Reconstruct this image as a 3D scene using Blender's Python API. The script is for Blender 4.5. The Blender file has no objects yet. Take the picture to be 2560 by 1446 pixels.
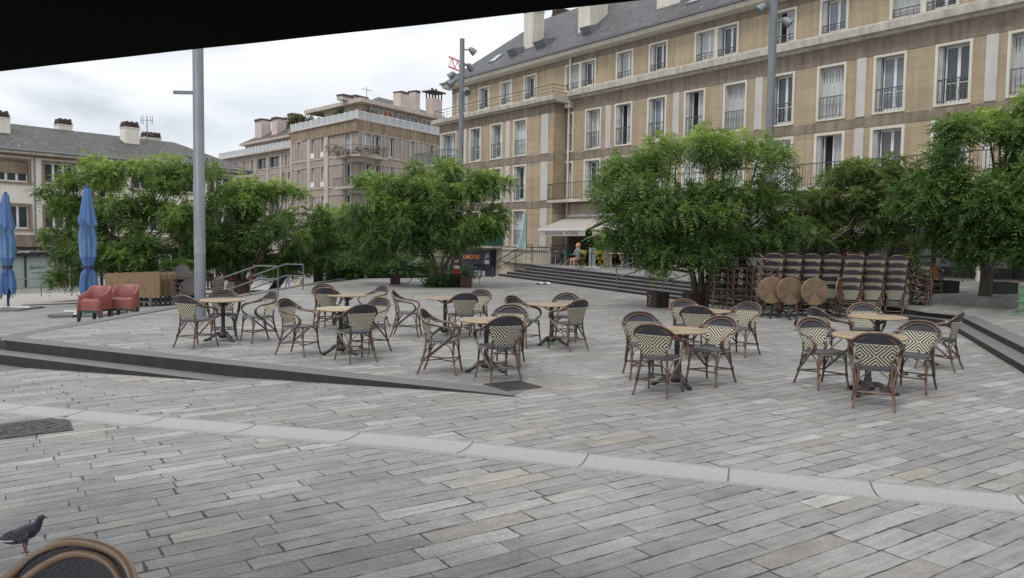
import bpy, bmesh, math, random
import numpy as np
from mathutils import Vector, Matrix
PI = math.pi
sc = bpy.context.scene
# ------------------------------------------------------------------ camera
F, HC = 1900.0, 1.8
TH, RHO = math.atan(113/1900), .015
fwd = Vector((0, math.cos(TH), -math.sin(TH)))
_u0 = Vector((0, math.sin(TH), math.cos(TH)))
RT = Vector((1, 0, 0))*math.cos(RHO)+_u0*math.sin(RHO)
UP = _u0*math.cos(RHO)-Vector((1, 0, 0))*math.sin(RHO)
CAM = Vector((0, 0, HC))
cd = bpy.data.cameras.new('camera'); cam = bpy.data.objects.new('camera', cd)
sc.collection.objects.link(cam); sc.camera = cam
cd.sensor_width = 36; cd.lens = F/2560*36; cd.clip_end = 900; cd.clip_start = .05
m3 = Matrix((RT, UP, -fwd)).transposed()
cam.matrix_world = Matrix.Translation(CAM) @ m3.to_4x4()
# ------------------------------------------------------------------ world, sun, exposure
w = bpy.data.worlds.new("World"); sc.world = w; w.use_nodes = True
SUN_EL, SUN_AZ = math.radians(58), math.radians(215)   # azimuth clockwise from +Y
nt = w.node_tree; N = nt.nodes; Lk = nt.links; N.clear()
out = N.new('ShaderNodeOutputWorld'); bg = N.new('ShaderNodeBackground'); Lk.new(bg.outputs[0], out.inputs[0])
sky = N.new('ShaderNodeTexSky'); sky.sky_type = 'NISHITA'; sky.sun_disc = False
sky.sun_elevation = SUN_EL; sky.sun_rotation = SUN_AZ
tc = N.new('ShaderNodeTexCoord'); mp = N.new('ShaderNodeMapping'); mp.inputs['Scale'].default_value = (1.0, 1.0, 3.6)
mp.inputs['Location'].default_value = (3.2, .7, .3)
Lk.new(tc.outputs['Generated'], mp.inputs[0])
nz = N.new('ShaderNodeTexNoise'); nz.inputs['Scale'].default_value = 3.0; nz.inputs['Detail'].default_value = 6; nz.inputs['Roughness'].default_value = .52
nz.inputs['Distortion'].default_value = .35
Lk.new(mp.outputs[0], nz.inputs['Vector'])
rp = N.new('ShaderNodeValToRGB'); e = rp.color_ramp.elements
e[0].position = .36; e[0].color = (.54, .575, .63, 1); e[1].position = .66; e[1].color = (1.0, 1.01, 1.03, 1)
q = rp.color_ramp.elements.new(.5); q.color = (.76, .79, .835, 1)
Lk.new(nz.outputs[0], rp.inputs[0])
sx = N.new('ShaderNodeSeparateXYZ'); Lk.new(tc.outputs['Generated'], sx.inputs[0])
mr = N.new('ShaderNodeMapRange'); mr.inputs[1].default_value = .25; mr.inputs[2].default_value = 1.0; mr.inputs[3].default_value = 9.3; mr.inputs[4].default_value = 15.0
Lk.new(sx.outputs['Z'], mr.inputs[0])
vm = N.new('ShaderNodeVectorMath'); vm.operation = 'SCALE'; Lk.new(rp.outputs[0], vm.inputs[0]); Lk.new(mr.outputs[0], vm.inputs['Scale'])
mx = N.new('ShaderNodeMix'); mx.data_type = 'RGBA'; mx.inputs[0].default_value = .93
Lk.new(sky.outputs[0], mx.inputs[6]); Lk.new(vm.outputs[0], mx.inputs[7])
Lk.new(mx.outputs[2], bg.inputs[0]); bg.inputs[1].default_value = .1
sd = bpy.data.lights.new('sun', 'SUN'); sd.energy = 1.15; sd.angle = math.radians(12); sd.color = (1, .965, .91)
so = bpy.data.objects.new('sun', sd); sc.collection.objects.link(so)
sdir = Vector((math.sin(SUN_AZ)*math.cos(SUN_EL), math.cos(SUN_AZ)*math.cos(SUN_EL), math.sin(SUN_EL)))
so.rotation_euler = sdir.to_track_quat('Z', 'Y').to_euler()
sc.view_settings.view_transform = 'Standard'; sc.view_settings.look = 'None'
sc.view_settings.gamma = 1; sc.view_settings.use_curve_mapping = False
sc.view_settings.exposure = 0.36
sc.cycles.max_bounces = 6; sc.cycles.transparent_max_bounces = 8

# ------------------------------------------------------------------ helpers
def ray(x, y): return fwd+RT*((x-1280)/F)-UP*((y-723)/F)
def at(x, y, z=0.0):
    d = ray(x, y); return CAM+d*((z-HC)/d.z)
def atY(x, y, Y):
    d = ray(x, y); return CAM+d*(Y/d.y)
def low(x, y): return min(-.004, .037*x-.0125*(y-9))
def sst(a, b, v):
    t = max(0, min(1, (v-a)/(b-a))); return t*t*(3-2*t)
def lowz(x, y):
    z = low(x, y)
    z -= 1.15*sst(39, 44, y)*sst(-13, -9, x)*(1-sst(2, 4, x))
    return max(z, -1.62) if z > -2.2 else -1.75
def atlow(px, py):
    z = -.4
    for _ in range(12):
        p = at(px, py, z); z = low(p.x, p.y)
    return Vector((p.x, p.y, z))
def link(o): sc.collection.objects.link(o); return o
class MB:
    def __init__(s): s.v = []; s.f = []; s.m = []; s.sm = []; s.M = None; s.mi = 0
    def add(s, vs, fs, smooth=False):
        b = len(s.v)
        if s.M is not None: vs = [s.M @ Vector(p) for p in vs]
        s.v += [tuple(p) for p in vs]
        for f in fs:
            s.f.append(tuple(i+b for i in f)); s.m.append(s.mi); s.sm.append(smooth)
        return s
    def box(s, x0, x1, y0, y1, z0, z1):
        if x0 > x1: x0, x1 = x1, x0
        if y0 > y1: y0, y1 = y1, y0
        if z0 > z1: z0, z1 = z1, z0
        v = [(x0,y0,z0),(x1,y0,z0),(x1,y1,z0),(x0,y1,z0),(x0,y0,z1),(x1,y0,z1),(x1,y1,z1),(x0,y1,z1)]
        return s.add(v, [(0,3,2,1),(4,5,6,7),(0,1,5,4),(1,2,6,5),(2,3,7,6),(3,0,4,7)])
    def quad(s, a, b, c, d): return s.add([a,b,c,d], [(0,1,2,3)])
    def prism(s, poly, z0, z1):
        n = len(poly); v = [(p[0],p[1],z0) for p in poly]+[(p[0],p[1],z1) for p in poly]
        return s.add(v, [tuple(range(n-1,-1,-1)), tuple(range(n,2*n))]+[(i,(i+1)%n,(i+1)%n+n,i+n) for i in range(n)])
    def tube(s, pts, r, n=8, closed=False, squash=None):
        pts = [Vector(p) for p in pts]; m = len(pts)
        rr = r if isinstance(r, (list, tuple)) else [r]*m
        vs = []; prev = None
        for i, p in enumerate(pts):
            if closed: t = (pts[(i+1) % m]-pts[i-1]).normalized()
            else: t = (pts[min(i+1, m-1)]-pts[max(i-1, 0)]).normalized()
            if prev is None:
                a = Vector((0,0,1)) if abs(t.z) < .9 else Vector((1,0,0))
                u = t.cross(a).normalized()
            else: u = (prev-t*prev.dot(t)).normalized()
            prev = u; v = t.cross(u)
            for k in range(n):
                a = 2*PI*k/n; vs.append(p+(u*math.cos(a)+v*math.sin(a))*rr[i])
        fs = []
        for i in range(m if closed else m-1):
            for k in range(n):
                a, b = i*n+k, i*n+(k+1) % n; c, d = ((i+1) % m)*n+(k+1) % n, ((i+1) % m)*n+k
                fs.append((a, b, c, d))
        s.add(vs, fs, True)
        if not closed: s.add([vs[k] for k in range(n)], [tuple(range(n))][::1]); s.add(vs[-n:], [tuple(range(n-1,-1,-1))])
        return s
    def lathe(s, prof, n=20, c=(0,0,0), smooth=True):
        vs = []; m = len(prof)
        for r, z in prof:
            for k in range(n):
                a = 2*PI*k/n; vs.append((c[0]+r*math.cos(a), c[1]+r*math.sin(a), c[2]+z))
        fs = [(i*n+k, i*n+(k+1) % n, (i+1)*n+(k+1) % n, (i+1)*n+k) for i in range(m-1) for k in range(n)]
        s.add(vs, fs, smooth)
        s.add(vs[:n], [tuple(range(n-1,-1,-1))]); s.add(vs[-n:], [tuple(range(n))])
        return s
    def loft(s, rings, cap=True, smooth=True):
        n = len(rings[0]); vs = [p for r in rings for p in r]
        fs = [(i*n+k, i*n+(k+1) % n, (i+1)*n+(k+1) % n, (i+1)*n+k) for i in range(len(rings)-1) for k in range(n)]
        s.add(vs, fs, smooth)
        if cap: s.add(rings[0], [tuple(range(n-1,-1,-1))], smooth); s.add(rings[-1], [tuple(range(n))], smooth)
        return s
    def grid(s, P, smooth=True):
        h = len(P); wd = len(P[0])
        return s.add([p for r in P for p in r], [(i*wd+j, i*wd+j+1, (i+1)*wd+j+1, (i+1)*wd+j) for i in range(h-1) for j in range(wd-1)], smooth)
    def mesh(s, name, mats):
        me = bpy.data.meshes.new(name); me.from_pydata(s.v, [], s.f)
        for m in (mats if isinstance(mats, (list, tuple)) else [mats]): me.materials.append(m)
        me.polygons.foreach_set('material_index', s.m); me.polygons.foreach_set('use_smooth', s.sm); me.update()
        return me
    def build(s, name, mats, parent=None, loc=None, rz=0.0):
        o = bpy.data.objects.new(name, s.mesh(name, mats)); link(o)
        if parent: o.parent = parent
        if loc is not None: o.location = loc
        if rz: o.rotation_euler.z = rz
        return o
def tag(o, label, cat, group=None, kind=None):
    if label: o['label'] = label
    if cat: o['category'] = cat
    if group: o['group'] = group
    if kind: o['kind'] = kind
    return o
def thing(name, label, cat, loc=(0,0,0), rz=0.0, group=None, kind=None):
    o = link(bpy.data.objects.new(name, None)); o.location = loc; o.rotation_euler = (0,0,rz)
    o.empty_display_size = .2
    return tag(o, label, cat, group, kind)
def copy_tree(o, parent=None):
    c = o.copy(); link(c)
    if parent: c.parent = parent
    for ch in [k for k in KIDS.get(o.name, [])]: copy_tree(ch, c)
    return c
KIDS = {}
def freeze_kids():
    KIDS.clear()
    for o in sc.objects:
        if o.parent: KIDS.setdefault(o.parent.name, []).append(o)
def smooth_path(pts, n=6):
    pts = [Vector(p) for p in pts]; o = []
    for i in range(len(pts)-1):
        p0, p1, p2, p3 = pts[max(i-1,0)], pts[i], pts[i+1], pts[min(i+2, len(pts)-1)]
        for k in range(n):
            t = k/n
            o.append(.5*((2*p1)+(p2-p0)*t+(2*p0-5*p1+4*p2-p3)*t*t+(3*p1-p0-3*p2+p3)*t**3))
    o.append(pts[-1]); return o
def text(s, size, mtl, parent, loc, rot, name='lettering', ext=.004, align='CENTER', shear=0, sx=1.0):
    c = bpy.data.curves.new(name, 'FONT'); c.body = s; c.size = size; c.extrude = ext; c.align_x = align; c.align_y = 'CENTER'; c.shear = shear
    tmp = link(bpy.data.objects.new('tmp_text', c)); bpy.context.view_layer.update()
    me = bpy.data.meshes.new_from_object(tmp.evaluated_get(bpy.context.evaluated_depsgraph_get())); bpy.data.objects.remove(tmp); bpy.data.curves.remove(c)
    me.materials.clear(); me.materials.append(mtl); o = link(bpy.data.objects.new(name, me)); o.parent = parent; o.location = loc; o.rotation_euler = rot; o.scale = (sx,1,1)
    return o

# ------------------------------------------------------------------ materials
def newmat(name):
    m = bpy.data.materials.new(name); m.use_nodes = True; t = m.node_tree; t.nodes.clear()
    o = t.nodes.new('ShaderNodeOutputMaterial'); b = t.nodes.new('ShaderNodeBsdfPrincipled'); t.links.new(b.outputs[0], o.inputs[0])
    return m, t, b, o
def col(c): return (c[0], c[1], c[2], 1)
def mat(name, c1, c2=None, rough=.7, metal=0.0, scale=4.0, detail=5, bump=0.0, streak=0.0, bscale=None, spec=.5, stretch=(1,1,1), coat=0):
    m, t, b, o = newmat(name); n = t.nodes; L = t.links
    b.inputs['Roughness'].default_value = rough; b.inputs['Metallic'].default_value = metal
    b.inputs['Specular IOR Level'].default_value = spec; b.inputs['Coat Weight'].default_value = coat
    if c2 is None: c2 = tuple(x*.8 for x in c1)
    tcx = n.new('ShaderNodeTexCoord'); mp = n.new('ShaderNodeMapping'); mp.inputs['Scale'].default_value = stretch
    L.new(tcx.outputs['Object'], mp.inputs[0])
    nz = n.new('ShaderNodeTexNoise'); nz.inputs['Scale'].default_value = scale; nz.inputs['Detail'].default_value = detail; nz.inputs['Roughness'].default_value = .6
    L.new(mp.outputs[0], nz.inputs['Vector'])
    r = n.new('ShaderNodeValToRGB'); r.color_ramp.elements[0].position = .33; r.color_ramp.elements[0].color = col(c2)
    r.color_ramp.elements[1].position = .67; r.color_ramp.elements[1].color = col(c1); L.new(nz.outputs[0], r.inputs[0])
    src = r.outputs[0]
    if streak:
        mp2 = n.new('ShaderNodeMapping'); mp2.inputs['Scale'].default_value = (2.2, 2.2, .16); L.new(tcx.outputs['Object'], mp2.inputs[0])
        n2 = n.new('ShaderNodeTexNoise'); n2.inputs['Scale'].default_value = 2.0; n2.inputs['Detail'].default_value = 6; L.new(mp2.outputs[0], n2.inputs['Vector'])
        r2 = n.new('ShaderNodeValToRGB'); r2.color_ramp.elements[0].position = .38; r2.color_ramp.elements[0].color = (1-streak,)*3+(1,)
        r2.color_ramp.elements[1].position = .6; r2.color_ramp.elements[1].color = (1,1,1,1); L.new(n2.outputs[0], r2.inputs[0])
        mm = n.new('ShaderNodeMix'); mm.data_type = 'RGBA'; mm.blend_type = 'MULTIPLY'; mm.inputs[0].default_value = 1
        L.new(src, mm.inputs[6]); L.new(r2.outputs[0], mm.inputs[7]); src = mm.outputs[2]
    L.new(src, b.inputs['Base Color'])
    if bump:
        n3 = n.new('ShaderNodeTexNoise'); n3.inputs['Scale'].default_value = bscale or scale*6; n3.inputs['Detail'].default_value = 4; L.new(mp.outputs[0], n3.inputs['Vector'])
        bu = n.new('ShaderNodeBump'); bu.inputs['Strength'].default_value = bump; bu.inputs['Distance'].default_value = .02
        L.new(n3.outputs[0], bu.inputs['Height']); L.new(bu.outputs[0], b.inputs['Normal'])
    return m
def mth(t, op, a, b=None, clamp=False):
    n = t.nodes.new('ShaderNodeMath'); n.operation = op; n.use_clamp = clamp
    for i, v in enumerate((a, b)):
        if v is None: continue
        if isinstance(v, (int, float)): n.inputs[i].default_value = v
        else: t.links.new(v, n.inputs[i])
    return n.outputs[0]

def paving():
    m, t, b, o = newmat('granite_setts'); n = t.nodes; L = t.links
    g = n.new('ShaderNodeNewGeometry'); wob = n.new('ShaderNodeTexNoise'); wob.inputs['Scale'].default_value = 1.7; wob.inputs['Detail'].default_value = 3
    L.new(g.outputs['Position'], wob.inputs['Vector'])
    s = n.new('ShaderNodeSeparateXYZ'); L.new(g.outputs['Position'], s.inputs[0])
    ca, sa = .834, .552
    u = mth(t, 'ADD', mth(t, 'MULTIPLY', s.outputs[0], ca), mth(t, 'MULTIPLY', s.outputs[1], sa))
    v = mth(t, 'ADD', mth(t, 'MULTIPLY', s.outputs[0], -sa), mth(t, 'MULTIPLY', s.outputs[1], ca))
    v = mth(t, 'ADD', v, mth(t, 'MULTIPLY', wob.outputs[0], .035))
    vs = mth(t, 'MULTIPLY', v, 1/.168)
    def vor(feat, wv, rnd):
        q = n.new('ShaderNodeTexVoronoi'); q.voronoi_dimensions = '1D'; q.feature = feat; q.inputs['Scale'].default_value = 1; q.inputs['Randomness'].default_value = rnd
        L.new(wv, q.inputs['W']); return q
    rF = vor('F1', vs, .55); rE = vor('DISTANCE_TO_EDGE', vs, .55)
    sep = n.new('ShaderNodeSeparateColor'); L.new(rF.outputs['Color'], sep.inputs[0])
    us = mth(t, 'ADD', mth(t, 'MULTIPLY', u, 1/.62), mth(t, 'MULTIPLY', sep.outputs[0], 811.0))
    cF = vor('F1', us, .85); cE = vor('DISTANCE_TO_EDGE', us, .85)
    s2 = n.new('ShaderNodeSeparateColor'); L.new(cF.outputs['Color'], s2.inputs[0])
    dr = mth(t, 'MULTIPLY', rE.outputs['Distance'], .168); dc = mth(t, 'MULTIPLY', cE.outputs['Distance'], .62)
    d = mth(t, 'MINIMUM', dr, dc)
    ne = n.new('ShaderNodeTexNoise'); ne.inputs['Scale'].default_value = 9; ne.inputs['Detail'].default_value = 4; L.new(g.outputs['Position'], ne.inputs['Vector'])
    nf = n.new('ShaderNodeTexNoise'); nf.inputs['Scale'].default_value = 2.6; nf.inputs['Detail'].default_value = 5; nf.inputs['Roughness'].default_value = .7; L.new(g.outputs['Position'], nf.inputs['Vector'])
    wj = mth(t, 'ADD', mth(t, 'MULTIPLY', mth(t, 'SUBTRACT', ne.outputs[0], .46, True), .018), mth(t, 'MULTIPLY', mth(t, 'SUBTRACT', nf.outputs[0], .49, True), .055))
    jr = n.new('ShaderNodeMapRange'); jr.inputs[2].default_value = .0048
    # joint: 1 in the joint, 0 on the stone
    dd = mth(t, 'SUBTRACT', d, wj)
    L.new(dd, jr.inputs[0]); jr.inputs[1].default_value = -.001; jr.inputs[3].default_value = 1; jr.inputs[4].default_value = 0
    # stone colour
    r = n.new('ShaderNodeValToRGB'); L.new(s2.outputs[0], r.inputs[0]); E = r.color_ramp.elements
    E[0].position = 0; E[0].color = (.208, .203, .195, 1); E[1].position = 1; E[1].color = (.335, .327, .31, 1)
    for p, c in ((.2, (.235,.230,.221,1)), (.75, (.267,.261,.250,1)), (.90, (.295,.288,.272,1)), (.955,(.325,.32,.305,1))): E.new(p).color = c
    rt = n.new('ShaderNodeValToRGB'); L.new(s2.outputs[1], rt.inputs[0]); E = rt.color_ramp.elements
    E[0].position = 0; E[0].color = (.97,.985,1.01,1); E[1].position = 1; E[1].color = (1.05,.99,.88,1)
    E.new(.15).color = (1,1,1,1); E.new(.82).color = (1,.995,.98,1); E.new(.9).color = (1.0,.97,.95,1)
    mm = n.new('ShaderNodeMix'); mm.data_type = 'RGBA'; mm.blend_type = 'MULTIPLY'; mm.inputs[0].default_value = 1; L.new(r.outputs[0], mm.inputs[6]); L.new(rt.outputs[0], mm.inputs[7])
    # speckle, blotches, stains
    def nzr(scale, lo, hi, p0=.3, p1=.7, vec=None, det=4):
        a = n.new('ShaderNodeTexNoise'); a.inputs['Scale'].default_value = scale; a.inputs['Detail'].default_value = det
        L.new(vec or g.outputs['Position'], a.inputs['Vector']); rr = n.new('ShaderNodeMapRange'); rr.inputs[1].default_value = p0; rr.inputs[2].default_value = p1; rr.inputs[3].default_value = lo; rr.inputs[4].default_value = hi
        L.new(a.outputs[0], rr.inputs[0]); return rr.outputs[0], a.outputs[0]
    sp, spn = nzr(110, .74, 1.22, .3, .7, None, 3); bl, _ = nzr(6, .88, 1.08); st, _ = nzr(.55, .86, 1.06, .35, .62)
    cuv = n.new('ShaderNodeCombineXYZ'); L.new(mth(t, 'MULTIPLY', u, 2.6), cuv.inputs[0]); L.new(mth(t, 'MULTIPLY', v, 22), cuv.inputs[1]); L.new(mth(t, 'MULTIPLY', s2.outputs[2], 40), cuv.inputs[2])
    gr, grn_ = nzr(1.0, .86, 1.13, .32, .68, cuv.outputs[0], 5)
    sp2, _ = nzr(38, .90, 1.09, .3, .7, None, 2)
    k = mth(t, 'MULTIPLY', mth(t, 'MULTIPLY', mth(t, 'MULTIPLY', sp, bl), st), mth(t, 'MULTIPLY', gr, sp2))
    # gum and dirt spots
    vg = n.new('ShaderNodeTexVoronoi'); vg.inputs['Scale'].default_value = 1.6; L.new(g.outputs['Position'], vg.inputs['Vector'])
    gm = n.new('ShaderNodeMapRange'); gm.inputs[1].default_value = .022; gm.inputs[2].default_value = .034; gm.inputs[3].default_value = .66; gm.inputs[4].default_value = 1; L.new(vg.outputs['Distance'], gm.inputs[0])
    k = mth(t, 'MULTIPLY', k, gm.outputs[0])
    vm = n.new('ShaderNodeVectorMath'); vm.operation = 'SCALE'; L.new(mm.outputs[2], vm.inputs[0]); L.new(k, vm.inputs['Scale'])
    # warm algae / rust stains
    ws, _ = nzr(.8, 0, .34, .56, .72)
    m2 = n.new('ShaderNodeMix'); m2.data_type = 'RGBA'; m2.blend_type = 'MULTIPLY'; L.new(ws, m2.inputs[0]); L.new(vm.outputs[0], m2.inputs[6]); m2.inputs[7].default_value = (1.0,.88,.66,1)
    m4 = n.new('ShaderNodeMix'); m4.data_type = 'RGBA'; L.new(jr.outputs[0], m4.inputs[0]); L.new(m2.outputs[2], m4.inputs[6]); m4.inputs[7].default_value = (.055,.051,.046,1)
    L.new(m4.outputs[2], b.inputs['Base Color']); b.inputs['Roughness'].default_value = .72; b.inputs['Specular IOR Level'].default_value = .35
    hgt = mth(t, 'ADD', mth(t, 'MULTIPLY', jr.outputs[0], -.9), mth(t, 'ADD', mth(t, 'MULTIPLY', ne.outputs[0], .35), mth(t, 'ADD', mth(t, 'MULTIPLY', s2.outputs[2], .35), mth(t, 'ADD', mth(t, 'MULTIPLY', spn, .16), mth(t, 'MULTIPLY', grn_, .5)))))
    bu = n.new('ShaderNodeBump'); bu.inputs['Strength'].default_value = .55; bu.inputs['Distance'].default_value = .012
    L.new(hgt, bu.inputs['Height']); L.new(bu.outputs[0], b.inputs['Normal'])
    return m
M = {}
M['pave'] = paving()
M['gutter'] = mat('pale_granite', (.355,.35,.34), (.27,.266,.258), .7, scale=45, detail=6, bump=.3, bscale=150)
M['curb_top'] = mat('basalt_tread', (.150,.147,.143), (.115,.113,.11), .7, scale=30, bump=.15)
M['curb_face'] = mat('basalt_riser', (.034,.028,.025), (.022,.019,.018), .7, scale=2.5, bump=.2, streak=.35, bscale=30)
M['street'] = mat('street_slabs', (.36,.33,.30), (.29,.27,.25), .8, scale=1.2, bump=.1)
M['iron'] = mat('cast_iron', (.075,.066,.062), (.045,.04,.038), .55, metal=.3, scale=20, bump=.3)
M['black_iron'] = mat('black_iron', (.018,.018,.02), (.010,.010,.011), .38, scale=20, spec=.6)
M['cane'] = mat('brown_cane', (.165,.095,.062), (.055,.030,.022), .28, scale=7, detail=4, spec=.6, coat=.15)
M['cane_pale'] = mat('tan_cane', (.40,.27,.175), (.27,.17,.105), .3, scale=7, detail=3, spec=.6, coat=.2)
M['wood_top'] = None
M['steel'] = mat('galvanised_steel', (.15,.155,.16), (.11,.115,.12), .55, metal=.3, scale=6)
M['pole'] = mat('grey_painted_steel', (.205,.225,.24), (.175,.19,.205), .5, metal=.2, scale=3, streak=.18)
M['corten'] = mat('rusted_steel', (.085,.045,.035), (.045,.027,.024), .8, scale=6, bump=.2, streak=.3)
M['dark_box'] = mat('dark_planter_paint', (.028,.029,.031), (.02,.02,.022), .6)
M['trunk'] = mat('bark', (.115,.098,.072), (.055,.048,.038), .9, scale=9, bump=.6, stretch=(1,1,.3))
M['trunk_pale'] = mat('pale_bark', (.26,.215,.145), (.15,.125,.085), .9, scale=9, bump=.5, stretch=(1,1,.3))
M['awning_shaded'] = mat('shaded_canvas', (.0035,.0026,.0026), (.0025,.002,.002), .95, scale=40, spec=.05)  # canvas painted near black for its underexposed underside
M['black_bar'] = mat('black_bar', (.012,.010,.010), None, .6)
M['white'] = mat('white_paint', (.78,.78,.77), (.70,.70,.69), .5, scale=3, streak=.08)
M['cream'] = mat('cream_concrete', (.66,.62,.54), (.56,.525,.455), .8, scale=1.2, bump=.15, streak=.12)
M['cream_dirty'] = mat('weathered_cornice', (.58,.535,.46), (.44,.40,.34), .85, scale=2.2, bump=.25, streak=.22)
M['aggregate'] = mat('rough_aggregate', (.295,.24,.185), (.205,.168,.130), .9, scale=2.0, bump=.8, streak=.25, bscale=28)
M['pilaster'] = mat('pale_pilaster', (.56,.535,.50), (.48,.455,.42), .8, scale=1, streak=.1)
M['render_pale'] = mat('pale_render', (.53,.47,.37), (.45,.40,.32), .85, scale=.8, streak=.15)
M['shutter'] = mat('white_shutter', (.56,.57,.56), (.46,.47,.47), .6, scale=2, streak=.12)
M['sash'] = mat('window_frame_white', (.72,.73,.73), (.65,.66,.66), .45)
M['rail_green'] = mat('green_iron', (.05,.10,.10), (.035,.075,.078), .5)
M['rail_dark'] = mat('grey_green_iron', (.075,.082,.08), (.05,.055,.055), .5)
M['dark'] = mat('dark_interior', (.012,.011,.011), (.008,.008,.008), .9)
M['shop_dark'] = mat('shopfront_dark', (.045,.034,.030), (.028,.022,.02), .6)
M['maroon'] = mat('maroon_joinery', (.10,.03,.028), (.06,.02,.02), .5)
def slate(name, c1, c2, s):
    m = mat(name, c1, c2, .62, scale=1.4, streak=.2); t = m.node_tree; n = t.nodes; L = t.links
    b = [x for x in n if x.type == 'BSDF_PRINCIPLED'][0]; src = b.inputs['Base Color'].links[0].from_socket
    tcx = n.new('ShaderNodeTexCoord'); sp = n.new('ShaderNodeSeparateXYZ'); L.new(tcx.outputs['Object'], sp.inputs[0])
    cb = n.new('ShaderNodeCombineXYZ'); L.new(mth(t, 'ADD', sp.outputs[0], mth(t, 'MULTIPLY', sp.outputs[1], .0)), cb.inputs[0]); L.new(mth(t, 'MULTIPLY', sp.outputs[2], 1.5), cb.inputs[1])
    br = n.new('ShaderNodeTexBrick'); br.inputs['Scale'].default_value = s; br.inputs['Mortar Size'].default_value = .014; br.inputs['Color1'].default_value = (.72,.72,.72,1); br.inputs['Color2'].default_value = (1.25,1.22,1.18,1); br.inputs['Mortar'].default_value = (.5,.5,.5,1)
    br.inputs['Brick Width'].default_value = .3; br.inputs['Row Height'].default_value = .2; br.inputs['Bias'].default_value = -.2
    L.new(cb.outputs[0], br.inputs['Vector'])
    mm = n.new('ShaderNodeMix'); mm.data_type = 'RGBA'; mm.blend_type = 'MULTIPLY'; mm.inputs[0].default_value = .75
    L.new(src, mm.inputs[6]); L.new(br.outputs[0], mm.inputs[7])
    # scattered pale lichen / slipped slates
    vo = n.new('ShaderNodeTexNoise'); vo.inputs['Scale'].default_value = 2.6; vo.inputs['Detail'].default_value = 7; vo.inputs['Roughness'].default_value = .75; L.new(cb.outputs[0], vo.inputs['Vector'])
    mr = n.new('ShaderNodeMapRange'); mr.inputs[1].default_value = .56; mr.inputs[2].default_value = .66; mr.inputs[4].default_value = .7; L.new(vo.outputs[0], mr.inputs[0])
    m5 = n.new('ShaderNodeMix'); m5.data_type = 'RGBA'; L.new(mr.outputs[0], m5.inputs[0]); L.new(mm.outputs[2], m5.inputs[6]); m5.inputs[7].default_value = (.27,.26,.24,1)
    L.new(m5.outputs[2], b.inputs['Base Color']); return m
M['slate'] = slate('roof_slate', (.105,.105,.11), (.068,.069,.074), 1.0)
M['slate2'] = slate('weathered_roof_slate', (.098,.090,.082), (.058,.055,.052), 1.1)
def boardwall(name, c1, c2, seam=.22, panel=1.0):
    m = mat(name, c1, c2, .85, scale=1.3, streak=.16, stretch=(1,1,3.2)); t = m.node_tree; n = t.nodes; L = t.links
    b = [x for x in n if x.type == 'BSDF_PRINCIPLED'][0]; src = b.inputs['Base Color'].links[0].from_socket
    tcx = n.new('ShaderNodeTexCoord'); sp = n.new('ShaderNodeSeparateXYZ'); L.new(tcx.outputs['Object'], sp.inputs[0])
    zz = mth(t, 'MULTIPLY', sp.outputs[2], 1/seam); fr = mth(t, 'FRACT', zz)
    ln = mth(t, 'LESS_THAN', fr, .07)
    z2 = mth(t, 'FRACT', mth(t, 'MULTIPLY', sp.outputs[2], 1/.71)); l2 = mth(t, 'LESS_THAN', z2, .022)
    cell = n.new('ShaderNodeTexWhiteNoise'); cell.noise_dimensions = '2D'
    cb = n.new('ShaderNodeCombineXYZ'); L.new(mth(t, 'FLOOR', mth(t, 'MULTIPLY', sp.outputs[0], .9)), cb.inputs[0]); L.new(mth(t, 'FLOOR', mth(t, 'MULTIPLY', sp.outputs[2], 1/.71)), cb.inputs[1]); L.new(cb.outputs[0], cell.inputs['Vector'])
    k = mth(t, 'ADD', mth(t, 'MULTIPLY', cell.outputs[0], .14), .93)
    k = mth(t, 'MULTIPLY', k, mth(t, 'SUBTRACT', 1.0, mth(t, 'ADD', mth(t, 'MULTIPLY', ln, .09), mth(t, 'MULTIPLY', l2, .28))))
    vm = n.new('ShaderNodeVectorMath'); vm.operation = 'SCALE'; L.new(src, vm.inputs[0]); L.new(k, vm.inputs['Scale']); L.new(vm.outputs[0], b.inputs['Base Color'])
    return m
M['ochre'] = boardwall('board_marked_ochre_concrete', (.425,.335,.228), (.365,.283,.19))
M['ochre_pale'] = boardwall('pale_board_marked_concrete', (.43,.335,.235), (.345,.26,.18))
M['pink'] = mat('pinkish_grey_render', (.365,.315,.268), (.295,.253,.215), .88, scale=.9, bump=.2, streak=.12, bscale=20)
M['pink_trim'] = mat('pale_pink_concrete', (.53,.455,.405), (.43,.37,.33), .85, scale=1, streak=.1)
M['pink_cream'] = mat('pink_chimney_render', (.60,.50,.46), (.52,.43,.39), .85, scale=1, streak=.15)
M['mid_band'] = mat('stained_parapet', (.345,.265,.175), (.24,.18,.12), .9, scale=1, bump=.3, streak=.4)
M['lwall'] = mat('off_white_render', (.80,.745,.65), (.73,.68,.59), .85, scale=.6, streak=.08)
M['lstone'] = mat('brown_stone_trim', (.30,.235,.175), (.22,.175,.13), .85, scale=1.5, streak=.3)
M['brick'] = mat('chimney_brick', (.12,.085,.075), (.06,.045,.042), .9, scale=8)
M['zinc'] = mat('zinc', (.22,.23,.24), (.17,.18,.19), .5, metal=.3)
def glass(name, c, rough=.06, c2=None):
    m = mat(name, c, c2 or tuple(x*.6 for x in c), rough, scale=.7, spec=.8); return m
M['glass'] = glass('window_glass', (.055,.062,.070))
M['glass_sky'] = glass('window_glass_painted_sky', (.22,.25,.29), .08, (.10,.12,.14))  # pale sky reflection painted into the pane colour
M['curtain'] = mat('net_curtain_behind_glass', (.50,.50,.49), (.30,.31,.32), .35, scale=5, stretch=(6,1,.3), spec=.8)
M['frost'] = mat('frosted_shop_glass', (.36,.42,.385), (.30,.355,.335), .18, scale=1.0, spec=.7)
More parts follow.
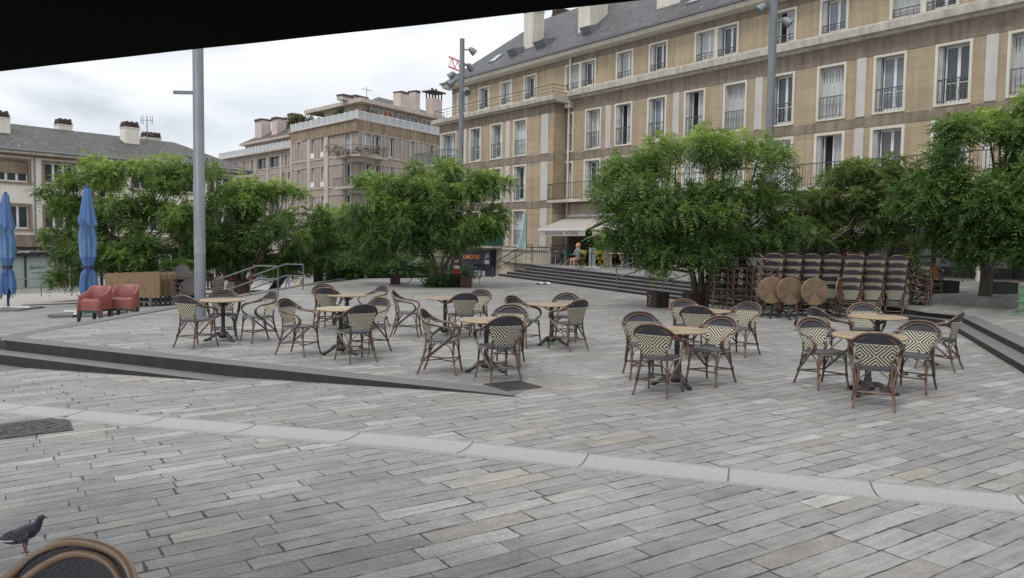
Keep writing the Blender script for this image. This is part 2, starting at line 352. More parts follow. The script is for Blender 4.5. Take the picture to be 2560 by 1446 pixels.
M['skylight'] = mat('skylight_glass', (.48,.52,.56), (.30,.33,.36), .12, scale=1)

# ------------------------------------------------------------------ ground
def gridmesh(name, xs, ys, zf, m):
    b = MB(); b.grid([[(x, y, zf(x, y)) for x in xs] for y in ys], False); return b.build(name, m)
xs = sorted(set([-160,-110,-80,-60,-45]+[round(-38+i*1.5,2) for i in range(45)]+[35,50,80,160])); ys = [-12,-6,0,3,6,9]+[10+1.5*i for i in range(44)]+[85,110,160,260,420]
o = gridmesh('ground', xs, ys, lowz, M['pave']); tag(o, 'grey paving of long stone setts on the lower level', None, kind='structure')
A0, B0 = Vector((-8.9,13.13)), Vector((.07,8.93))
STA, STB = Vector((-.79,42.5)), Vector((6.1,24.2))
UPOLY = [(-8.9,13.13),(.07,8.93),(.07,-8),(40,-8),(40,18),(12,26),(6.1,24.2),(5,30),(-.3,43),(-1.2,41.1),(-7.3,37.0),(-8.3,30.3)]
def flat(name, poly, z, m):
    bm = bmesh.new(); f = bm.faces.new([bm.verts.new((p[0],p[1],z)) for p in poly]); bmesh.ops.triangulate(bm, faces=[f]); bmesh.ops.recalc_face_normals(bm, faces=bm.faces)
    if bm.faces[:][0].normal.z < 0: bmesh.ops.reverse_faces(bm, faces=bm.faces)
    me = bpy.data.meshes.new(name); bm.to_mesh(me); bm.free(); me.materials.append(m); return link(bpy.data.objects.new(name, me))
b = MB(); b.box(0,1,0,1,0,1)
o = flat('pavement', UPOLY, 0, M['pave']); tag(o, 'raised square paved with long grey setts', None, kind='structure')
# curb band round the raised square, front riser steps
def band(b, line, wid, z1, z0, side=1, zfun=None):
    """line of (x,y); band of width wid to the side; top z1, outer face down to z0 (or zfun)"""
    n = len(line); L = [Vector(p) for p in line]; In = []
    for i in range(n):
        d = ((L[min(i+1,n-1)]-L[i]).normalized()+(L[i]-L[max(i-1,0)]).normalized()) if 0 < i < n-1 else (L[min(i+1,n-1)]-L[max(i-1,0)])
        d.normalize(); nn = Vector((-d.y, d.x))*side
        k = 1.0
        if 0 < i < n-1:
            e1 = (L[i]-L[i-1]).normalized(); k = 1/max(.4, Vector((-e1.y,e1.x)).dot(Vector((-d.y,d.x))))
        In.append(L[i]+nn*wid*k)
    z1f = z1 if callable(z1) else (lambda x, y: z1)
    for i in range(n-1):
        a, c, ci, ai = L[i], L[i+1], In[i+1], In[i]
        def P(p, dz=0): return (p.x, p.y, z1f(p.x, p.y)+dz)
        b.mi = 0; b.quad(P(a), P(c), P(ci), P(ai)) if side > 0 else b.quad(P(a), P(ai), P(ci), P(c))
        za, zc = (zfun(a), zfun(c)) if zfun else (z0, z0)
        b.mi = 1; b.quad((a.x,a.y,za), (c.x,c.y,zc), P(c), P(a)) if side > 0 else b.quad(P(a), P(c), (c.x,c.y,zc), (a.x,a.y,za))
        b.mi = 0; b.quad(P(ai), P(ci), P(ci,-.1), P(ai,-.1)) if side > 0 else b.quad(P(ai,-.1), P(ci,-.1), P(ci), P(ai))
def inter(p, q, k): return p+(q-p)*k
b = MB()
corner = [(-8.35,36.6),(-8.75,30.3),(-9.15,20),(-9.22,14.0),(-9.12,13.45),(-8.75,13.05)]
front = [tuple(inter(Vector((-8.75,13.05)), Vector((.02,8.93)), k/10)) for k in range(1,11)]
band(b, corner+front, .36, .004, -.6, 1)
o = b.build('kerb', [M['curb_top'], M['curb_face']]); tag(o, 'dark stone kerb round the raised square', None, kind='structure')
fd = (Vector((.02,8.93))-Vector((-8.75,13.05))).normalized(); fn = Vector((fd.y, -fd.x))   # outward, toward camera
fn = fn if fn.y < 0 else -fn
b = MB()
for k, (off, z) in enumerate(((.36, -.165), (.72, -.33), (1.08, -.47))):
    L = [Vector((-14,13.05+(-14+8.75)*fd.y/fd.x))+fn*off+fd*0, Vector((.02,8.93))+fn*off-fd*.2]
    ln = [tuple(inter(L[0], L[1], i/12)) for i in range(13)]
    ln = [p for p in ln if low(*p) < z+.06]
    if len(ln) > 1: band(b, ln, .36, z, z-.3, 1)
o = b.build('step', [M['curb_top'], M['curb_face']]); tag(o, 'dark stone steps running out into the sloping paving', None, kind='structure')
# drainage gutter
gp = [(-9.5,10.7),(-7.8,9.75),(-6.0,8.82),(-4.2,8.03),(-2.4,7.3),(-.6,6.62),(1.0,6.1),(2.4,5.66),(3.67,5.3),(5.2,4.9),(7,4.5)]
gp = smooth_path([(x,y,0) for x,y in gp], 8)
b = MB(); rows = []
for i, p in enumerate(gp):
    d = (gp[min(i+1,len(gp)-1)]-gp[max(i-1,0)]).normalized(); nn = Vector((-d.y, d.x, 0)); r = []
    for j in range(9):
        s = -1+2*j/8; q = p+nn*s*.195; z = max(low(q.x,q.y), -.004 if True else 0); z = low(q.x,q.y)+.004+.020*s*s; r.append((q.x,q.y,z))
    r = [(r[0][0]-nn.x*.004, r[0][1]-nn.y*.004, r[0][2]-.06)]+r+[(r[-1][0]+nn.x*.004, r[-1][1]+nn.y*.004, r[-1][2]-.06)]
    rows.append(r)
b.grid(rows)
acc = 0; last = gp[0]
b.mi = 1
for i in range(1, len(gp)-1):
    acc += (gp[i]-gp[i-1]).length
    if acc > .98:
        acc = 0; p = gp[i]; d = (gp[i+1]-gp[i-1]).normalized(); nn = Vector((-d.y,d.x,0)); r0, r1 = [], []
        for j in range(9):
            s = -1+2*j/8; q = p+nn*s*.193; z = low(q.x,q.y)+.0065+.020*s*s
            r0.append((q.x-d.x*.006,q.y-d.y*.006,z)); r1.append((q.x+d.x*.006,q.y+d.y*.006,z))
        b.grid([r0, r1])
o = b.build('drainage_channel', [M['gutter'], mat('gutter_joint', (.12,.115,.11))]); tag(o, 'pale granite drainage gutter crossing the paving', None, kind='structure')
# iron covers
rdir = math.atan2(.552,.834)
def slope_rot(o): pass
def manhole():
    c = Vector((-4.98,7.68)); z = low(c.x,c.y)
    t = thing('manhole_cover', 'round dark cast iron manhole cover in a square frame, beside the pale gutter', 'manhole cover', (c.x,c.y,z+.004), rdir)
    t.rotation_euler = (-.031, -.024, rdir)
    b = MB(); b.box(-.42,.42,-.42,.42,-.03,.004)
    for i in range(-3,4):
        for j in range(-3,4):
            if math.hypot(i,j)*.12 > .37: b.box(i*.12-.04,i*.12+.04,j*.12-.04,j*.12+.04,.004,.009)
    b.build('frame', M['iron'], t)
    b = MB(); b.lathe([(.40,-.01),(.40,.010),(.385,.012),(.37,.007),(.345,.007),(.335,.011),(.0005,.011)], 48)
    rng = random.Random(3)
    for k in range(150):
        a = rng.random()*2*PI; r = .31*math.sqrt(rng.random()); x, y = r*math.cos(a), r*math.sin(a); an = rng.random()*PI
        dx, dy = math.cos(an)*.022, math.sin(an)*.022; b.tube([(x-dx,y-dy,.012),(x+dx,y+dy,.012)], .0045, 5)
    b.build('lid', M['iron'], t)
manhole()
t = thing('drain_grate', 'square ribbed iron grate set at the tip of the low step', 'drain grate', (.03,9.55,.004), rdir)
b = MB()
b.box(-.27,.27,-.27,-.24,-.01,.006); b.box(-.27,.27,.24,.27,-.01,.006); b.box(-.27,-.24,-.24,.24,-.01,.006); b.box(.24,.27,-.24,.24,-.01,.006)
b.build('frame', M['iron'], t)
b = MB()
for i in range(9): b.box(-.24,.24,-.225+i*.052,-.195+i*.052,-.008,.005)
for i in range(5): b.box(-.20+i*.095,-.185+i*.095,-.24,.24,-.008,.003)
b.build('grating', M['iron'], t)

# ------------------------------------------------------------------ stairs and terrace
SN = Vector((.937,.351)); SD = (STB-STA).normalized()
H0, H1 = .66, .50
b = MB(); NR = 5
for k in range(NR):
    a = STA+SN*.34*k+SD*(.0+.55*k*0.9); c = STB+SN*.34*k+SD*1.5
    z0a, z1a = H0*k/NR, H0*(k+1)/NR; z0c, z1c = H1*k/NR, H1*(k+1)/NR
    ai, ci = a+SN*.37, c+SN*.37
    b.mi = 1; b.quad((a.x,a.y,z0a-.02),(c.x,c.y,z0c-.02),(c.x,c.y,z1c),(a.x,a.y,z1a))
    b.mi = 0; b.quad((a.x,a.y,z1a),(c.x,c.y,z1c),(ci.x,ci.y,z1c),(ai.x,ai.y,z1a))
    b.mi = 1; b.quad((a.x,a.y,z0a),(a.x,a.y,z1a),(ai.x,ai.y,z1a),(ai.x,ai.y,z0a))
    a2 = a-SN*.012; c2 = c-SN*.012
    b.mi = 0; b.quad((a2.x,a2.y,z1a-.022),(c2.x,c2.y,z1c-.022),(c2.x,c2.y,z1a*0+z1c+.002),(a2.x,a2.y,z1a+.002)); b.quad((a2.x,a2.y,z1a+.002),(c2.x,c2.y,z1c+.002),(c.x,c.y,z1c+.002),(a.x,a.y,z1a+.002))
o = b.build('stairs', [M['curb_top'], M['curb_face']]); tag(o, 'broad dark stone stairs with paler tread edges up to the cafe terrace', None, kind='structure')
P0 = Vector((2.29,45.0,0)); BX = Vector((.6227,-.7824,0)); BY = Vector((.7824,.6227,0))
def bl(t_, y_, z_=0): return P0+BX*t_+BY*y_+Vector((0,0,z_))
TA = STA+SN*1.72+SD*1.9; TB = STB+SN*1.72+SD*1.5
w1 = bl(-3.9,-.98,.72); w2 = bl(1.2,-.98,.76)
tp = [(STA.x+SN.x*1.72-.2,STA.y+SN.y*1.72+.9,H0),(TA.x,TA.y,H0),(TB.x,TB.y,H1),(9.6,21.8,.34),(10.5,19.15,.22),(10.82,18.3,.22),(8.42,12.4,.22),(6.9,8.6,.22),(6.9,3,.22),(44,-10,.22),tuple(bl(60,4,.8)),tuple(bl(-3.9,4,.76)),tuple(bl(-3.9,-.96,.72))]
from mathutils.geometry import tessellate_polygon
tris = tessellate_polygon([[Vector((p[0],p[1],0)) for p in tp]])
me = bpy.data.meshes.new('terrace'); me.from_pydata([tuple(p) for p in tp], [], [tuple(q) for q in tris]); me.materials.append(M['pave'])
bm = bmesh.new(); bm.from_mesh(me); bmesh.ops.recalc_face_normals(bm, faces=bm.faces)
for f_ in bm.faces:
    if f_.normal.z < 0: f_.normal_flip()
bm.to_mesh(me); bm.free()
o = link(bpy.data.objects.new('terrace_pavement', me)); tag(o, 'paved terrace in front of the shops', None, kind='structure')
b = MB()
rc = [(6.9,3.4),(6.9,8.6),(8.42,12.4),(10.0,16.3),(10.65,17.9),(10.82,18.5),(10.6,19.15),(10.05,20.3),(9.6,21.8),(TB.x,TB.y)]
def zr(x, y): return .226 if y < 19.3 else .226+(y-19.3)*.05
band(b, rc[::-1], .36, zr, .0, 1)
rc2 = [(6.6,3.4),(6.6,8.7),(8.13,12.5),(9.71,16.4),(10.33,17.95),(10.45,18.45),(10.27,19.0),(9.7,20.2),(9.2,21.8)]
band(b, rc2[::-1], .34, .112, -.05, 1)
o = b.build('kerb_steps', [M['curb_top'], M['curb_face']]); tag(o, 'two dark stone steps curving along the terrace edge', None, kind='structure')
# pinkish street strip in front of the left building
qa, qb, qc, qd = [Vector(p[:2]) for p in (atlow(-260,775), atlow(860,738), (-12,50), (-60,24))]
b = MB(); b.grid([[((lambda p: (p.x, p.y, lowz(p.x, p.y)+.035))(qa.lerp(qb, i/24).lerp(qd.lerp(qc, i/24), j/16))) for i in range(25)] for j in range(17)], False)
o = b.build('road', M['street']); tag(o, 'pale pinkish paved street in front of the white building', None, kind='structure')

# ------------------------------------------------------------------ main ochre building
def ang(v): return math.atan2(v.y, v.x)
main = thing('apartment_building', 'long ochre concrete apartment building with cream window surrounds and slate roof', 'building', P0, ang(BX))
TMAX, TMIN = 52.0, -10.65
BAY0, BAY = 4.49, 4.64
def wall_with_holes(b, x0, x1, z0, z1, holes, y, lim=None):
    """holes: list of (hx0,hx1,hz0,hz1) in one row (same z range)"""
    xs_ = x0
    for hx0, hx1, hz0, hz1 in sorted(holes):
        b.quad((xs_,y,z0),(hx0,y,z0),(hx0,y,z1),(xs_,y,z1))
        if hz0 > z0: b.quad((hx0,y,z0),(hx1,y,z0),(hx1,y,hz0),(hx0,y,hz0))
        if hz1 < z1: b.quad((hx0,y,hz1),(hx1,y,hz1),(hx1,y,z1),(hx0,y,z1))
        xs_ = hx1
    b.quad((xs_,y,z0),(x1,y,z0),(x1,y,z1),(xs_,y,z1))
def win_proto(w, h, kind, rail, frame=.10, depth=.34, green=False, railh=.95):
    """origin at bottom centre of the opening on the wall plane; y into the wall"""
    b = MB(); hw = w/2; p = -.055
    for x0, x1, z0, z1 in ((-hw,-hw+frame,0,h),(hw-frame,hw,0,h),(-hw+frame,hw-frame,h-frame,h),(-hw+frame,hw-frame,0,frame*.8)):
        b.box(x0,x1,p,depth,z0,z1)
    surround = b.mesh('window', M['cream']); parts = []
    iw = hw-frame; ih0, ih1 = frame*.8, h-frame
    # sash
    b = MB(); yd = depth-.07; ww = iw
    def leaf(xa, xb):
        b.box(xa,xb,yd,yd+.05,ih0,ih0+.16); b.box(xa,xb,yd,yd+.05,ih1-.07,ih1); b.box(xa,xa+.055,yd,yd+.05,ih0+.16,ih1-.07); b.box(xb-.055,xb,yd,yd+.05,ih0+.16,ih1-.07)
        if h > 2: b.box(xa+.055,xb-.055,yd+.01,yd+.04,ih0+.75,ih0+.78)
    g = MB()
    if kind == 'shut':
        b.box(-ww,ww,yd+.03,yd+.06,ih0,ih1)
        parts.append(('sash', b.mesh('sash', M['sash'])))
        s = MB(); n = 4; pw = 2*ww/n
        for i in range(n): 
            a = -ww+i*pw; s.box(a+.004,a+pw-.004,yd-.05,yd+.005+.012*(i%2),ih0,ih1)
        parts.append(('shutter', s.mesh('shutter', M['shutter'])))
        s = MB()
        for i in range(n):
            a = -ww+i*pw
            for k in (.3,.7): s.box(a+pw*k-.012,a+pw*k+.012,yd-.056,yd-.051,ih1-.62*(1 if h>2 else .6),ih1-.12)
        parts.append(('louvre_slots', s.mesh('louvre_slots', M['iron'])))
    else:
        xo = -ww+.16
        if kind == 'open':   # right leaf shut, left leaf swung in, room dark
            leaf(0,ww); g.quad((.05,yd+.025,ih0+.1),(ww-.05,yd+.025,ih0+.1),(ww-.05,yd+.025,ih1-.05),(.05,yd+.025,ih1-.05))
            b.box(xo,xo+.05,yd,yd+.3,ih0,ih1)
        else:
            leaf(xo,(xo+ww)/2); leaf((xo+ww)/2,ww)
            g.quad((xo+.05,yd+.025,ih0+.1),(ww-.05,yd+.025,ih0+.1),(ww-.05,yd+.025,ih1-.05),(xo+.05,yd+.025,ih1-.05))
        parts.append(('sash', b.mesh('sash', M['sash'])))
        gm = {'glass': M['glass'], 'sky': M['glass_sky'], 'curtain': M['curtain'], 'open': M['curtain']}[kind]
        parts.append(('pane', g.mesh('pane', gm)))
        s = MB()
        for k in range(3): s.box(-ww+.01+.045*k,-ww+.045+.045*k,.03+.01*k,yd-.02,ih0+.01,ih1-.01)
        parts.append(('shutter', s.mesh('shutter', M['shutter'])))
    if rail:
        r = MB(); rz1 = railh if h > 2 else .42; y = .03
        r.box(-iw,iw,y-.015,y+.015,rz1,rz1+.03); r.box(-iw,iw,y-.008,y+.008,ih0+.10,ih0+.12)
        n = 7
        if h > 2:
            for i in range(n+1):
                x = -iw+.03+(2*iw-.06)*i/n; r.box(x-.008,x+.008,y-.008,y+.008,ih0,rz1)
            if rail == 2:
                for x in (-.16,.0,.16): r.tube([(x,y-.012,ih0+.12),(x+.05,y-.012,ih0+.4),(x-.05,y-.012,rz1-.25),(x,y-.012,rz1)], .008, 4)
        else:
            r.box(-iw,iw,y-.008,y+.008,rz1-.14,rz1-.12)
            for i in range(5):
                x = -iw+.03+(2*iw-.06)*i/4; r.box(x-.008,x+.008,y-.008,y+.008,ih0,rz1)
        parts.append(('railing', r.mesh('railing', M['rail_green'] if green else M['rail_dark'])))
    return surround, parts
WP = {}
def put_window(key, args, parent, x, y, z):
    if key not in WP: WP[key] = win_proto(*args)
    sur, parts = WP[key]
    o = link(bpy.data.objects.new('window', sur)); o.parent = parent; o.location = (x,y,z)
    for nme, me in parts:
        c = link(bpy.data.objects.new(nme, me)); c.parent = o
    return o
rng = random.Random(11)
# columns of the right part
cols = []
k = 0
x = BAY0-BAY
while x < TMAX-2:
    cols += [x+1.10, x+3.38]; x += BAY
cols = [c for c in cols if c > .4]
cols = [1.12, 3.32]+[c for c in cols if c > 4.6]
kindsB = ['shut','curtain','open','sky','open','shut','glass','shut','sky','glass']
kindsC = ['curtain','glass','sky','glass','curtain','shut','curtain','open','glass','sky']
WBH = 2.27
hB = [(c-.63+.01, c+.63-.01, 7.06+.01, 9.33-.01) for c in cols]
hC = [(c-.66+.01, c+.66-.01, 4.32, 6.57-.01) for c in cols]
pan = MB(); wall_with_holes(pan, 1.15, TMAX, 7.0, 9.36, hB, 0); wall_with_holes(pan, 1.15, TMAX, 4.3, 6.62, hC, 0)
# attic row
hA = []; attic = []
for i in range(0, len(cols), 4):
    cs = cols[i:i+4]
    if len(cs) >= 2:
        mid = (cs[0]+cs[1])/2
        attic += [(mid-.62, 'p'), (mid+.62, 'p')]
    for c in cs[2:4]: attic.append((c, 's'))
attic += [(-6.87,'s'),(-4.54,'s'),(-2.16,'s'),(-9.35,'s')]
for c, kd in attic: hA.append((c-.61, c+.61, 10.52, 12.03))
wall_with_holes(pan, TMIN, TMAX, 10.5, 12.07, hA, .004)
pan.build('wall', M['ochre'], main)
agg = MB(); agg.box(1.15,TMAX,-.02,.30,9.36,10.1); agg.box(1.15,TMAX,-.02,.3,6.62,7.0); agg.box(TMIN,TMAX,-.025,.3,12.07,12.42); agg.box(1.15,TMAX,-.02,.3,4.10,4.3)
agg.build('floor_band', M['aggregate'], main)
# back wall inside window recesses, solid core of the building
core = MB(); core.box(1.2,TMAX,.36,11,3.5,12.4); core.box(TMIN+.05,1.2,.36,11,-1.6,12.4); core.box(TMIN+.02,TMIN+.3,.01,.36,9.9,12.4); core.build('core_wall', M['ochre_pale'], main)
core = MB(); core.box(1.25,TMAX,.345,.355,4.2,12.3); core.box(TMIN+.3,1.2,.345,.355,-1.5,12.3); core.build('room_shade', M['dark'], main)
for i, c in enumerate(cols):
    put_window('B%s%d' % (kindsB[i % 10], i % 2), (1.26, WBH, kindsB[i % 10], 1+(i % 2), .095, .34, False), main, c, 0, 7.06)
    put_window('C'+kindsC[i % 10], (1.32, WBH-.02, kindsC[i % 10], 0, .11, .34), main, c, 0, 4.32)
for i, (c, kd) in enumerate(attic):
    kk = ['shut','glass','curtain','glass','curtain','glass','open','sky'][i % 8]
    if c < 0: kk = ['glass','curtain'][i % 2]
    put_window('A'+kk, (1.24, 1.53, kk, 0 if c < 0 else 1, .10, .30, False), main, c, 0, 10.51)
x = BAY0
while x < TMAX-1:
    for za, zb in ((7.04,9.34),(4.3,6.6)): pil = MB(); pil.box(x-.20,x+.18,-.05,.05,za,zb); pil.build('pilaster', M['pilaster'], main)
    x += BAY
# cornices
def profile_run(b, prof, x0, x1):
    n = len(prof); v = [(x0,)+p for p in prof]+[(x1,)+p for p in prof]
    b.add(v, [(i,i+n,(i+1)%n+n,(i+1)%n) for i in range(n)]); b.add([(x0,)+p for p in prof], [tuple(range(n))]); b.add([(x1,)+p for p in prof], [tuple(range(n-1,-1,-1))])
c = MB(); profile_run(c, [(.05,10.0),(-.16,10.03),(-.20,10.12),(-.42,10.15),(-.45,10.42),(-.40,10.45),(.05,10.49)], 1.6, TMAX)
profile_run(c, [(.05,10.49),(-.10,10.49),(-.10,10.60),(-.02,10.60),(.05,10.60)], 1.6, TMAX)
c.build('cornice', M['cream_dirty'], main)
c = MB(); profile_run(c, [(.05,12.38),(-.30,12.42),(-.52,12.46),(-.60,12.62),(-.60,12.66),(.05,12.66)], TMIN-.45, TMAX)
profile_run(c, [(.05,12.38),(-.24,12.42),(-.34,12.46),(-.34,12.60),(.05,12.60)], TMIN-.45, TMIN-.44)
c.build('eaves', M['cream'], main)
c = MB(); profile_run(c, [(-.58,12.664),(-.74,12.668),(-.76,12.76),(-.70,12.77),(-.58,12.74)], TMIN-.5, TMAX); c.build('gutter', M['zinc'], main)
# roof
rf = MB(); ez = 12.70; E0 = (TMIN-.5,-.66,ez); E1 = (TMAX,-.66,ez); R0 = (-7.4,5.2,17.4); R1 = (TMAX,5.2,17.4); E2 = (TMIN-.5,11.2,ez); E3 = (TMAX,11.2,ez)
rf.add([E0,E1,R1,R0,E2,E3], [(0,1,2,3),(4,0,3),(5,4,3,2),(0,4,5,1),(1,5,2)])
rf.build('roof', M['slate'], main)
def roofz(y): return ez+(y+.66)*(17.4-ez)/5.86
def chimney(parent, x0, x1, y0, y1, z0, z1, m, cap=M['brick'], ribs=True):
    b = MB(); b.box(x0,x1,y0,y1,z0,z1); b.box(x0-.04,x1+.04,y0-.04,y1+.04,z1,z1+.07)
    o = b.build('chimney', m, parent)
    b = MB(); 
    b.box(x0+.04,x1-.04,y0+.04,y1-.04,z1+.07,z1+.3)
    for k in range(3): b.box(x0-.02+.02*k,x1+.02-.02*k,y0-.02+.02*k,y1+.02-.02*k,z1+.11+.09*k,z1+.16+.09*k)
    n = max(2, int((x1-x0)/.28))
    for i in range(n):
        xx = x0+(i+.5)*(x1-x0)/n; b.tube([(xx,y0-.02,z1+.42),(xx,y1+.02,z1+.42)], .11, 6)
    b.build('chimney_cap', cap, o); return o
chimney(main,-4.25,-3.35,1.1,2.0,13.6,16.35,M['cream']); chimney(main,.75,1.75,1.1,2.5,13.6,18.3,M['cream']); chimney(main,6.7,8.2,1.1,2.6,13.6,19.3,M['cream']); chimney(main,14.0,16,1.1,2.6,13.6,19.3,M['cream'])
chimney(main,-7.9,-6.9,6.6,7.6,15,17.95,M['brick'])
for i, (xa, xb, op) in enumerate(((-7.25,-6.55,0),(-4.95,-4.15,1),(-2.35,-1.45,1),(1.75,2.45,1),(9.05,9.9,0),(17,17.9,0))):
    y0, y1 = .55, 1.35; z0, z1 = roofz(y0), roofz(y1); n_ = Vector((0,-.63,.78)); up = n_*.06
    b = MB()
    fr = [Vector((xa,y0,z0)),Vector((xb,y0,z0)),Vector((xb,y1,z1)),Vector((xa,y1,z1))]
    lift = n_*(.25 if op else 0)
    tp_ = [fr[0]+up+lift*1.6,fr[1]+up+lift*1.6,fr[2]+up,fr[3]+up]
    b.add(fr+tp_, [(0,1,5,4),(1,2,6,5),(2,3,7,6),(3,0,4,7),(4,5,6,7)])
    o = b.build('skylight', M['zinc'], main)
    cc = sum(tp_, Vector())/4+n_*.008
    b = MB(); b.add([cc+(p-cc)*.80 for p in tp_], [(0,1,2,3)]); b.build('pane', M['skylight'], o)
# ---- wing (stands 1 m forward), t -10.65 .. 1.15
wy = -1.0
wc = [-6.40,-4.17,-1.83]
wp = MB()
hW = [(c-.63,c+.63,7.03,9.24) for c in wc]+[(-10.45,-8.55,7.03,9.24)]
wall_with_holes(wp, TMIN, 1.15, 6.98, 9.28, hW, wy)
wall_with_holes(wp, TMIN, 1.15, 4.3, 6.56, [(c-.62,c+.62,4.34,6.52) for c in wc+[-9.5]], wy)
wall_with_holes(wp, TMIN, 1.15, 1.62, 3.9, [(c-.60,c+.60,1.66,3.86) for c in wc+[-9.5]], wy)
wp.quad((1.15,wy,1.62),(1.15,0.0,1.62),(1.15,0.0,9.9),(1.15,wy,9.9)); wp.quad((TMIN,wy,1.62),(TMIN,wy,9.9),(TMIN,.3,9.9),(TMIN,.3,1.62))
wp.build('wing_wall', M['ochre'], main)
ag = MB(); ag.box(TMIN-.01,1.17,wy-.02,.3,9.28,9.86); ag.box(TMIN-.01,1.17,wy-.02,wy+.1,6.56,6.98); ag.box(TMIN-.01,1.17,wy-.02,wy+.1,3.9,4.3); ag.build('floor_band', M['aggregate'], main)
co = MB(); co.box(TMIN+.02,1.14,wy+.36,.3,1.4,9.9); co.build('core_wall', M['ochre_pale'], main)
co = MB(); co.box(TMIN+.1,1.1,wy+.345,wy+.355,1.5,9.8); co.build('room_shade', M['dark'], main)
for xa, xb in ((-7.75,-7.38),(-3.2,-2.8),(.12,.72)):
    for za, zb in ((7.0,9.25),(4.32,6.54),(1.64,3.88)): pl_ = MB(); pl_.box(xa,xb,wy-.05,wy+.05,za,zb); pl_.build('pilaster', M['pilaster'], main)
for i, c in enumerate(wc):
    put_window('WB'+['sky','sky','shut'][i], (1.28, 2.22, ['sky','sky','shut'][i], 1, .095, .34, True), main, c, wy, 7.02)
    put_window('WC'+['curtain','glass','glass'][i], (1.25, 2.19, ['curtain','glass','glass'][i], 1, .095, .34, False), main, c, wy, 4.33)
    put_window('WD'+['glass','curtain','shut'][i], (1.22, 2.21, ['glass','curtain','shut'][i], 1 , .095, .34, False), main, c, wy, 1.65)
put_window('WBwide', (1.92, 2.22, 'sky', 0, .095, .34, True), main, -9.5, wy, 7.02)
put_window('WCw', (1.25, 2.19, 'glass', 1, .095, .34, True), main, -9.5, wy, 4.33); put_window('WDw', (1.22, 2.21, 'glass', 1, .095, .34, True), main, -9.5, wy, 1.65)
c = MB(); profile_run(c, [(.05,9.80),(wy-.16,9.80),(wy-.20,9.86),(wy-.42,9.89),(wy-.46,10.10),(wy-.40,10.14),(.05,10.20)], TMIN-.45, 1.6); c.build('wing_cornice', M['cream_dirty'], main)
c = MB(); c.box(TMIN+.0,1.2,-.02,.3,10.18,10.52); c.build('wing_parapet', M['ochre_pale'], main)
def railing(name, parent, pts, h, m, step=.13, mid=None, solid=None):
    b = MB(); pts = [Vector(p) for p in pts]; up = Vector((0,0,h))
    for a, c_ in zip(pts, pts[1:]):
        b.tube([a+up, c_+up], .022, 6)
        if mid:
            for mz in mid: b.tube([a+Vector((0,0,mz)), c_+Vector((0,0,mz))], .012, 4)
        n = max(1, int((c_-a).length/step))
        for i in range(n+1):
            p = a.lerp(c_, i/n); b.tube([p, p+up], .010 if i % 9 else .018, 4)
    return b.build(name, m, parent)
railing('roof_railing', main, [(TMIN-.3,wy+.5,10.15),(TMIN-.3,wy-.25,10.15),(1.35,wy-.25,10.15),(1.35,-.1,10.15)], .62, M['rail_dark'], 1.5, (.22,.42))
# downpipe with hopper
b = MB(); b.tube([(1.45,-.14,9.55),(1.45,-.14,4.35)], .065, 8); b.tube([(1.45,-.14,4.2),(1.45,-.14,.8)], .065, 8); b.tube([(1.5,-.14,12.4),(1.5,-.14,10.6)], .05, 8)
b.box(1.25,1.65,-.34,-.02,9.55,9.86); b.box(1.2,1.7,-.38,-.0,9.8,9.86)
b.build('downpipe', M['cream'], main)
# long balcony
b = MB(); b.box(.75,TMAX,-1.05,.0,4.22,4.31); b.box(.75,TMAX,-1.08,-1.0,4.16,4.30); b.build('balcony_slab', M['cream_dirty'], main)
railing('balcony_railing', main, [(.78,-1.02,4.31),(24.5,-1.02,4.31)], .92, M['rail_dark'], .125, (.1,)); 
b = MB(); b.box(-12.3,-8.2,wy-1.0,wy,6.93,7.02); b.box(-12.3,TMIN,wy,.5,6.93,7.02); b.build('balcony_slab', M['cream_dirty'], main)
railing('balcony_railing', main, [(-12.25,.4,7.02),(-12.25,wy-.95,7.02),(-8.25,wy-.95,7.02),(-8.25,wy,7.02)], .92, M['rail_green'], .125, (.1,))
b = MB(); b.box(-6.6,-3.3,wy-.85,wy,1.52,1.62); b.build('balcony_slab', M['cream_dirty'], main)
o = railing('balcony_railing', main, [(-6.55,wy-.02,1.62),(-6.55,wy-.8,1.62),(-3.35,wy-.8,1.62),(-3.35,wy-.02,1.62)], .80, M['rail_green'], .12, (.1,))
b = MB(); b.box(-6.5,-3.4,wy-.775,wy-.765,1.66,2.40); b.box(-3.385,-3.375,wy-.76,wy-.05,1.66,2.4); b.build('privacy_screen', mat('green_mesh', (.03,.16,.12), (.02,.11,.085), .6, scale=8), o)
# plinth of the wing, with the navy shop at street level
b = MB(); b.box(-4.0,1.16,wy-.05,.2,-1.7,1.5); b.box(TMIN,-4.0,wy+.02,.2,.95+.4,1.5)
b.build('plinth_wall', M['render_pale'], main)
b = MB(); b.box(TMIN-.1,1.2,wy-.14,wy,1.44,1.58); b.build('string_course', M['cream_dirty'], main)
navy = mat('navy_shop_paint', (.020,.026,.045), (.015,.019,.034), .45)
b = MB(); b.box(-8.6,-4.7,wy-.12,wy+.1,.45,1.34); b.box(-8.6,-8.4,wy-.1,wy+.1,-1.7,.45); b.box(-5.15,-4.0,wy-.02,wy+.1,-1.7,.45); b.box(-8.4,-5.15,wy+.5,wy+.55,-1.7,.45)
b.build('shopfront', navy, main)
b = MB(); b.box(-4.72,-4.0,wy-.5,wy+.02,.42,1.36); sg = b.build('projecting_sign', navy, main)
wht = mat('sign_white', (.75,.73,.68)); org = mat('orange_letters', (.95,.36,.06), (.9,.28,.04), .4)
b = MB(); b.box(-4.58,-4.12,wy-.515,wy-.505,.56,.61); b.box(-4.58,-4.12,wy-.515,wy-.505,.68,.73)
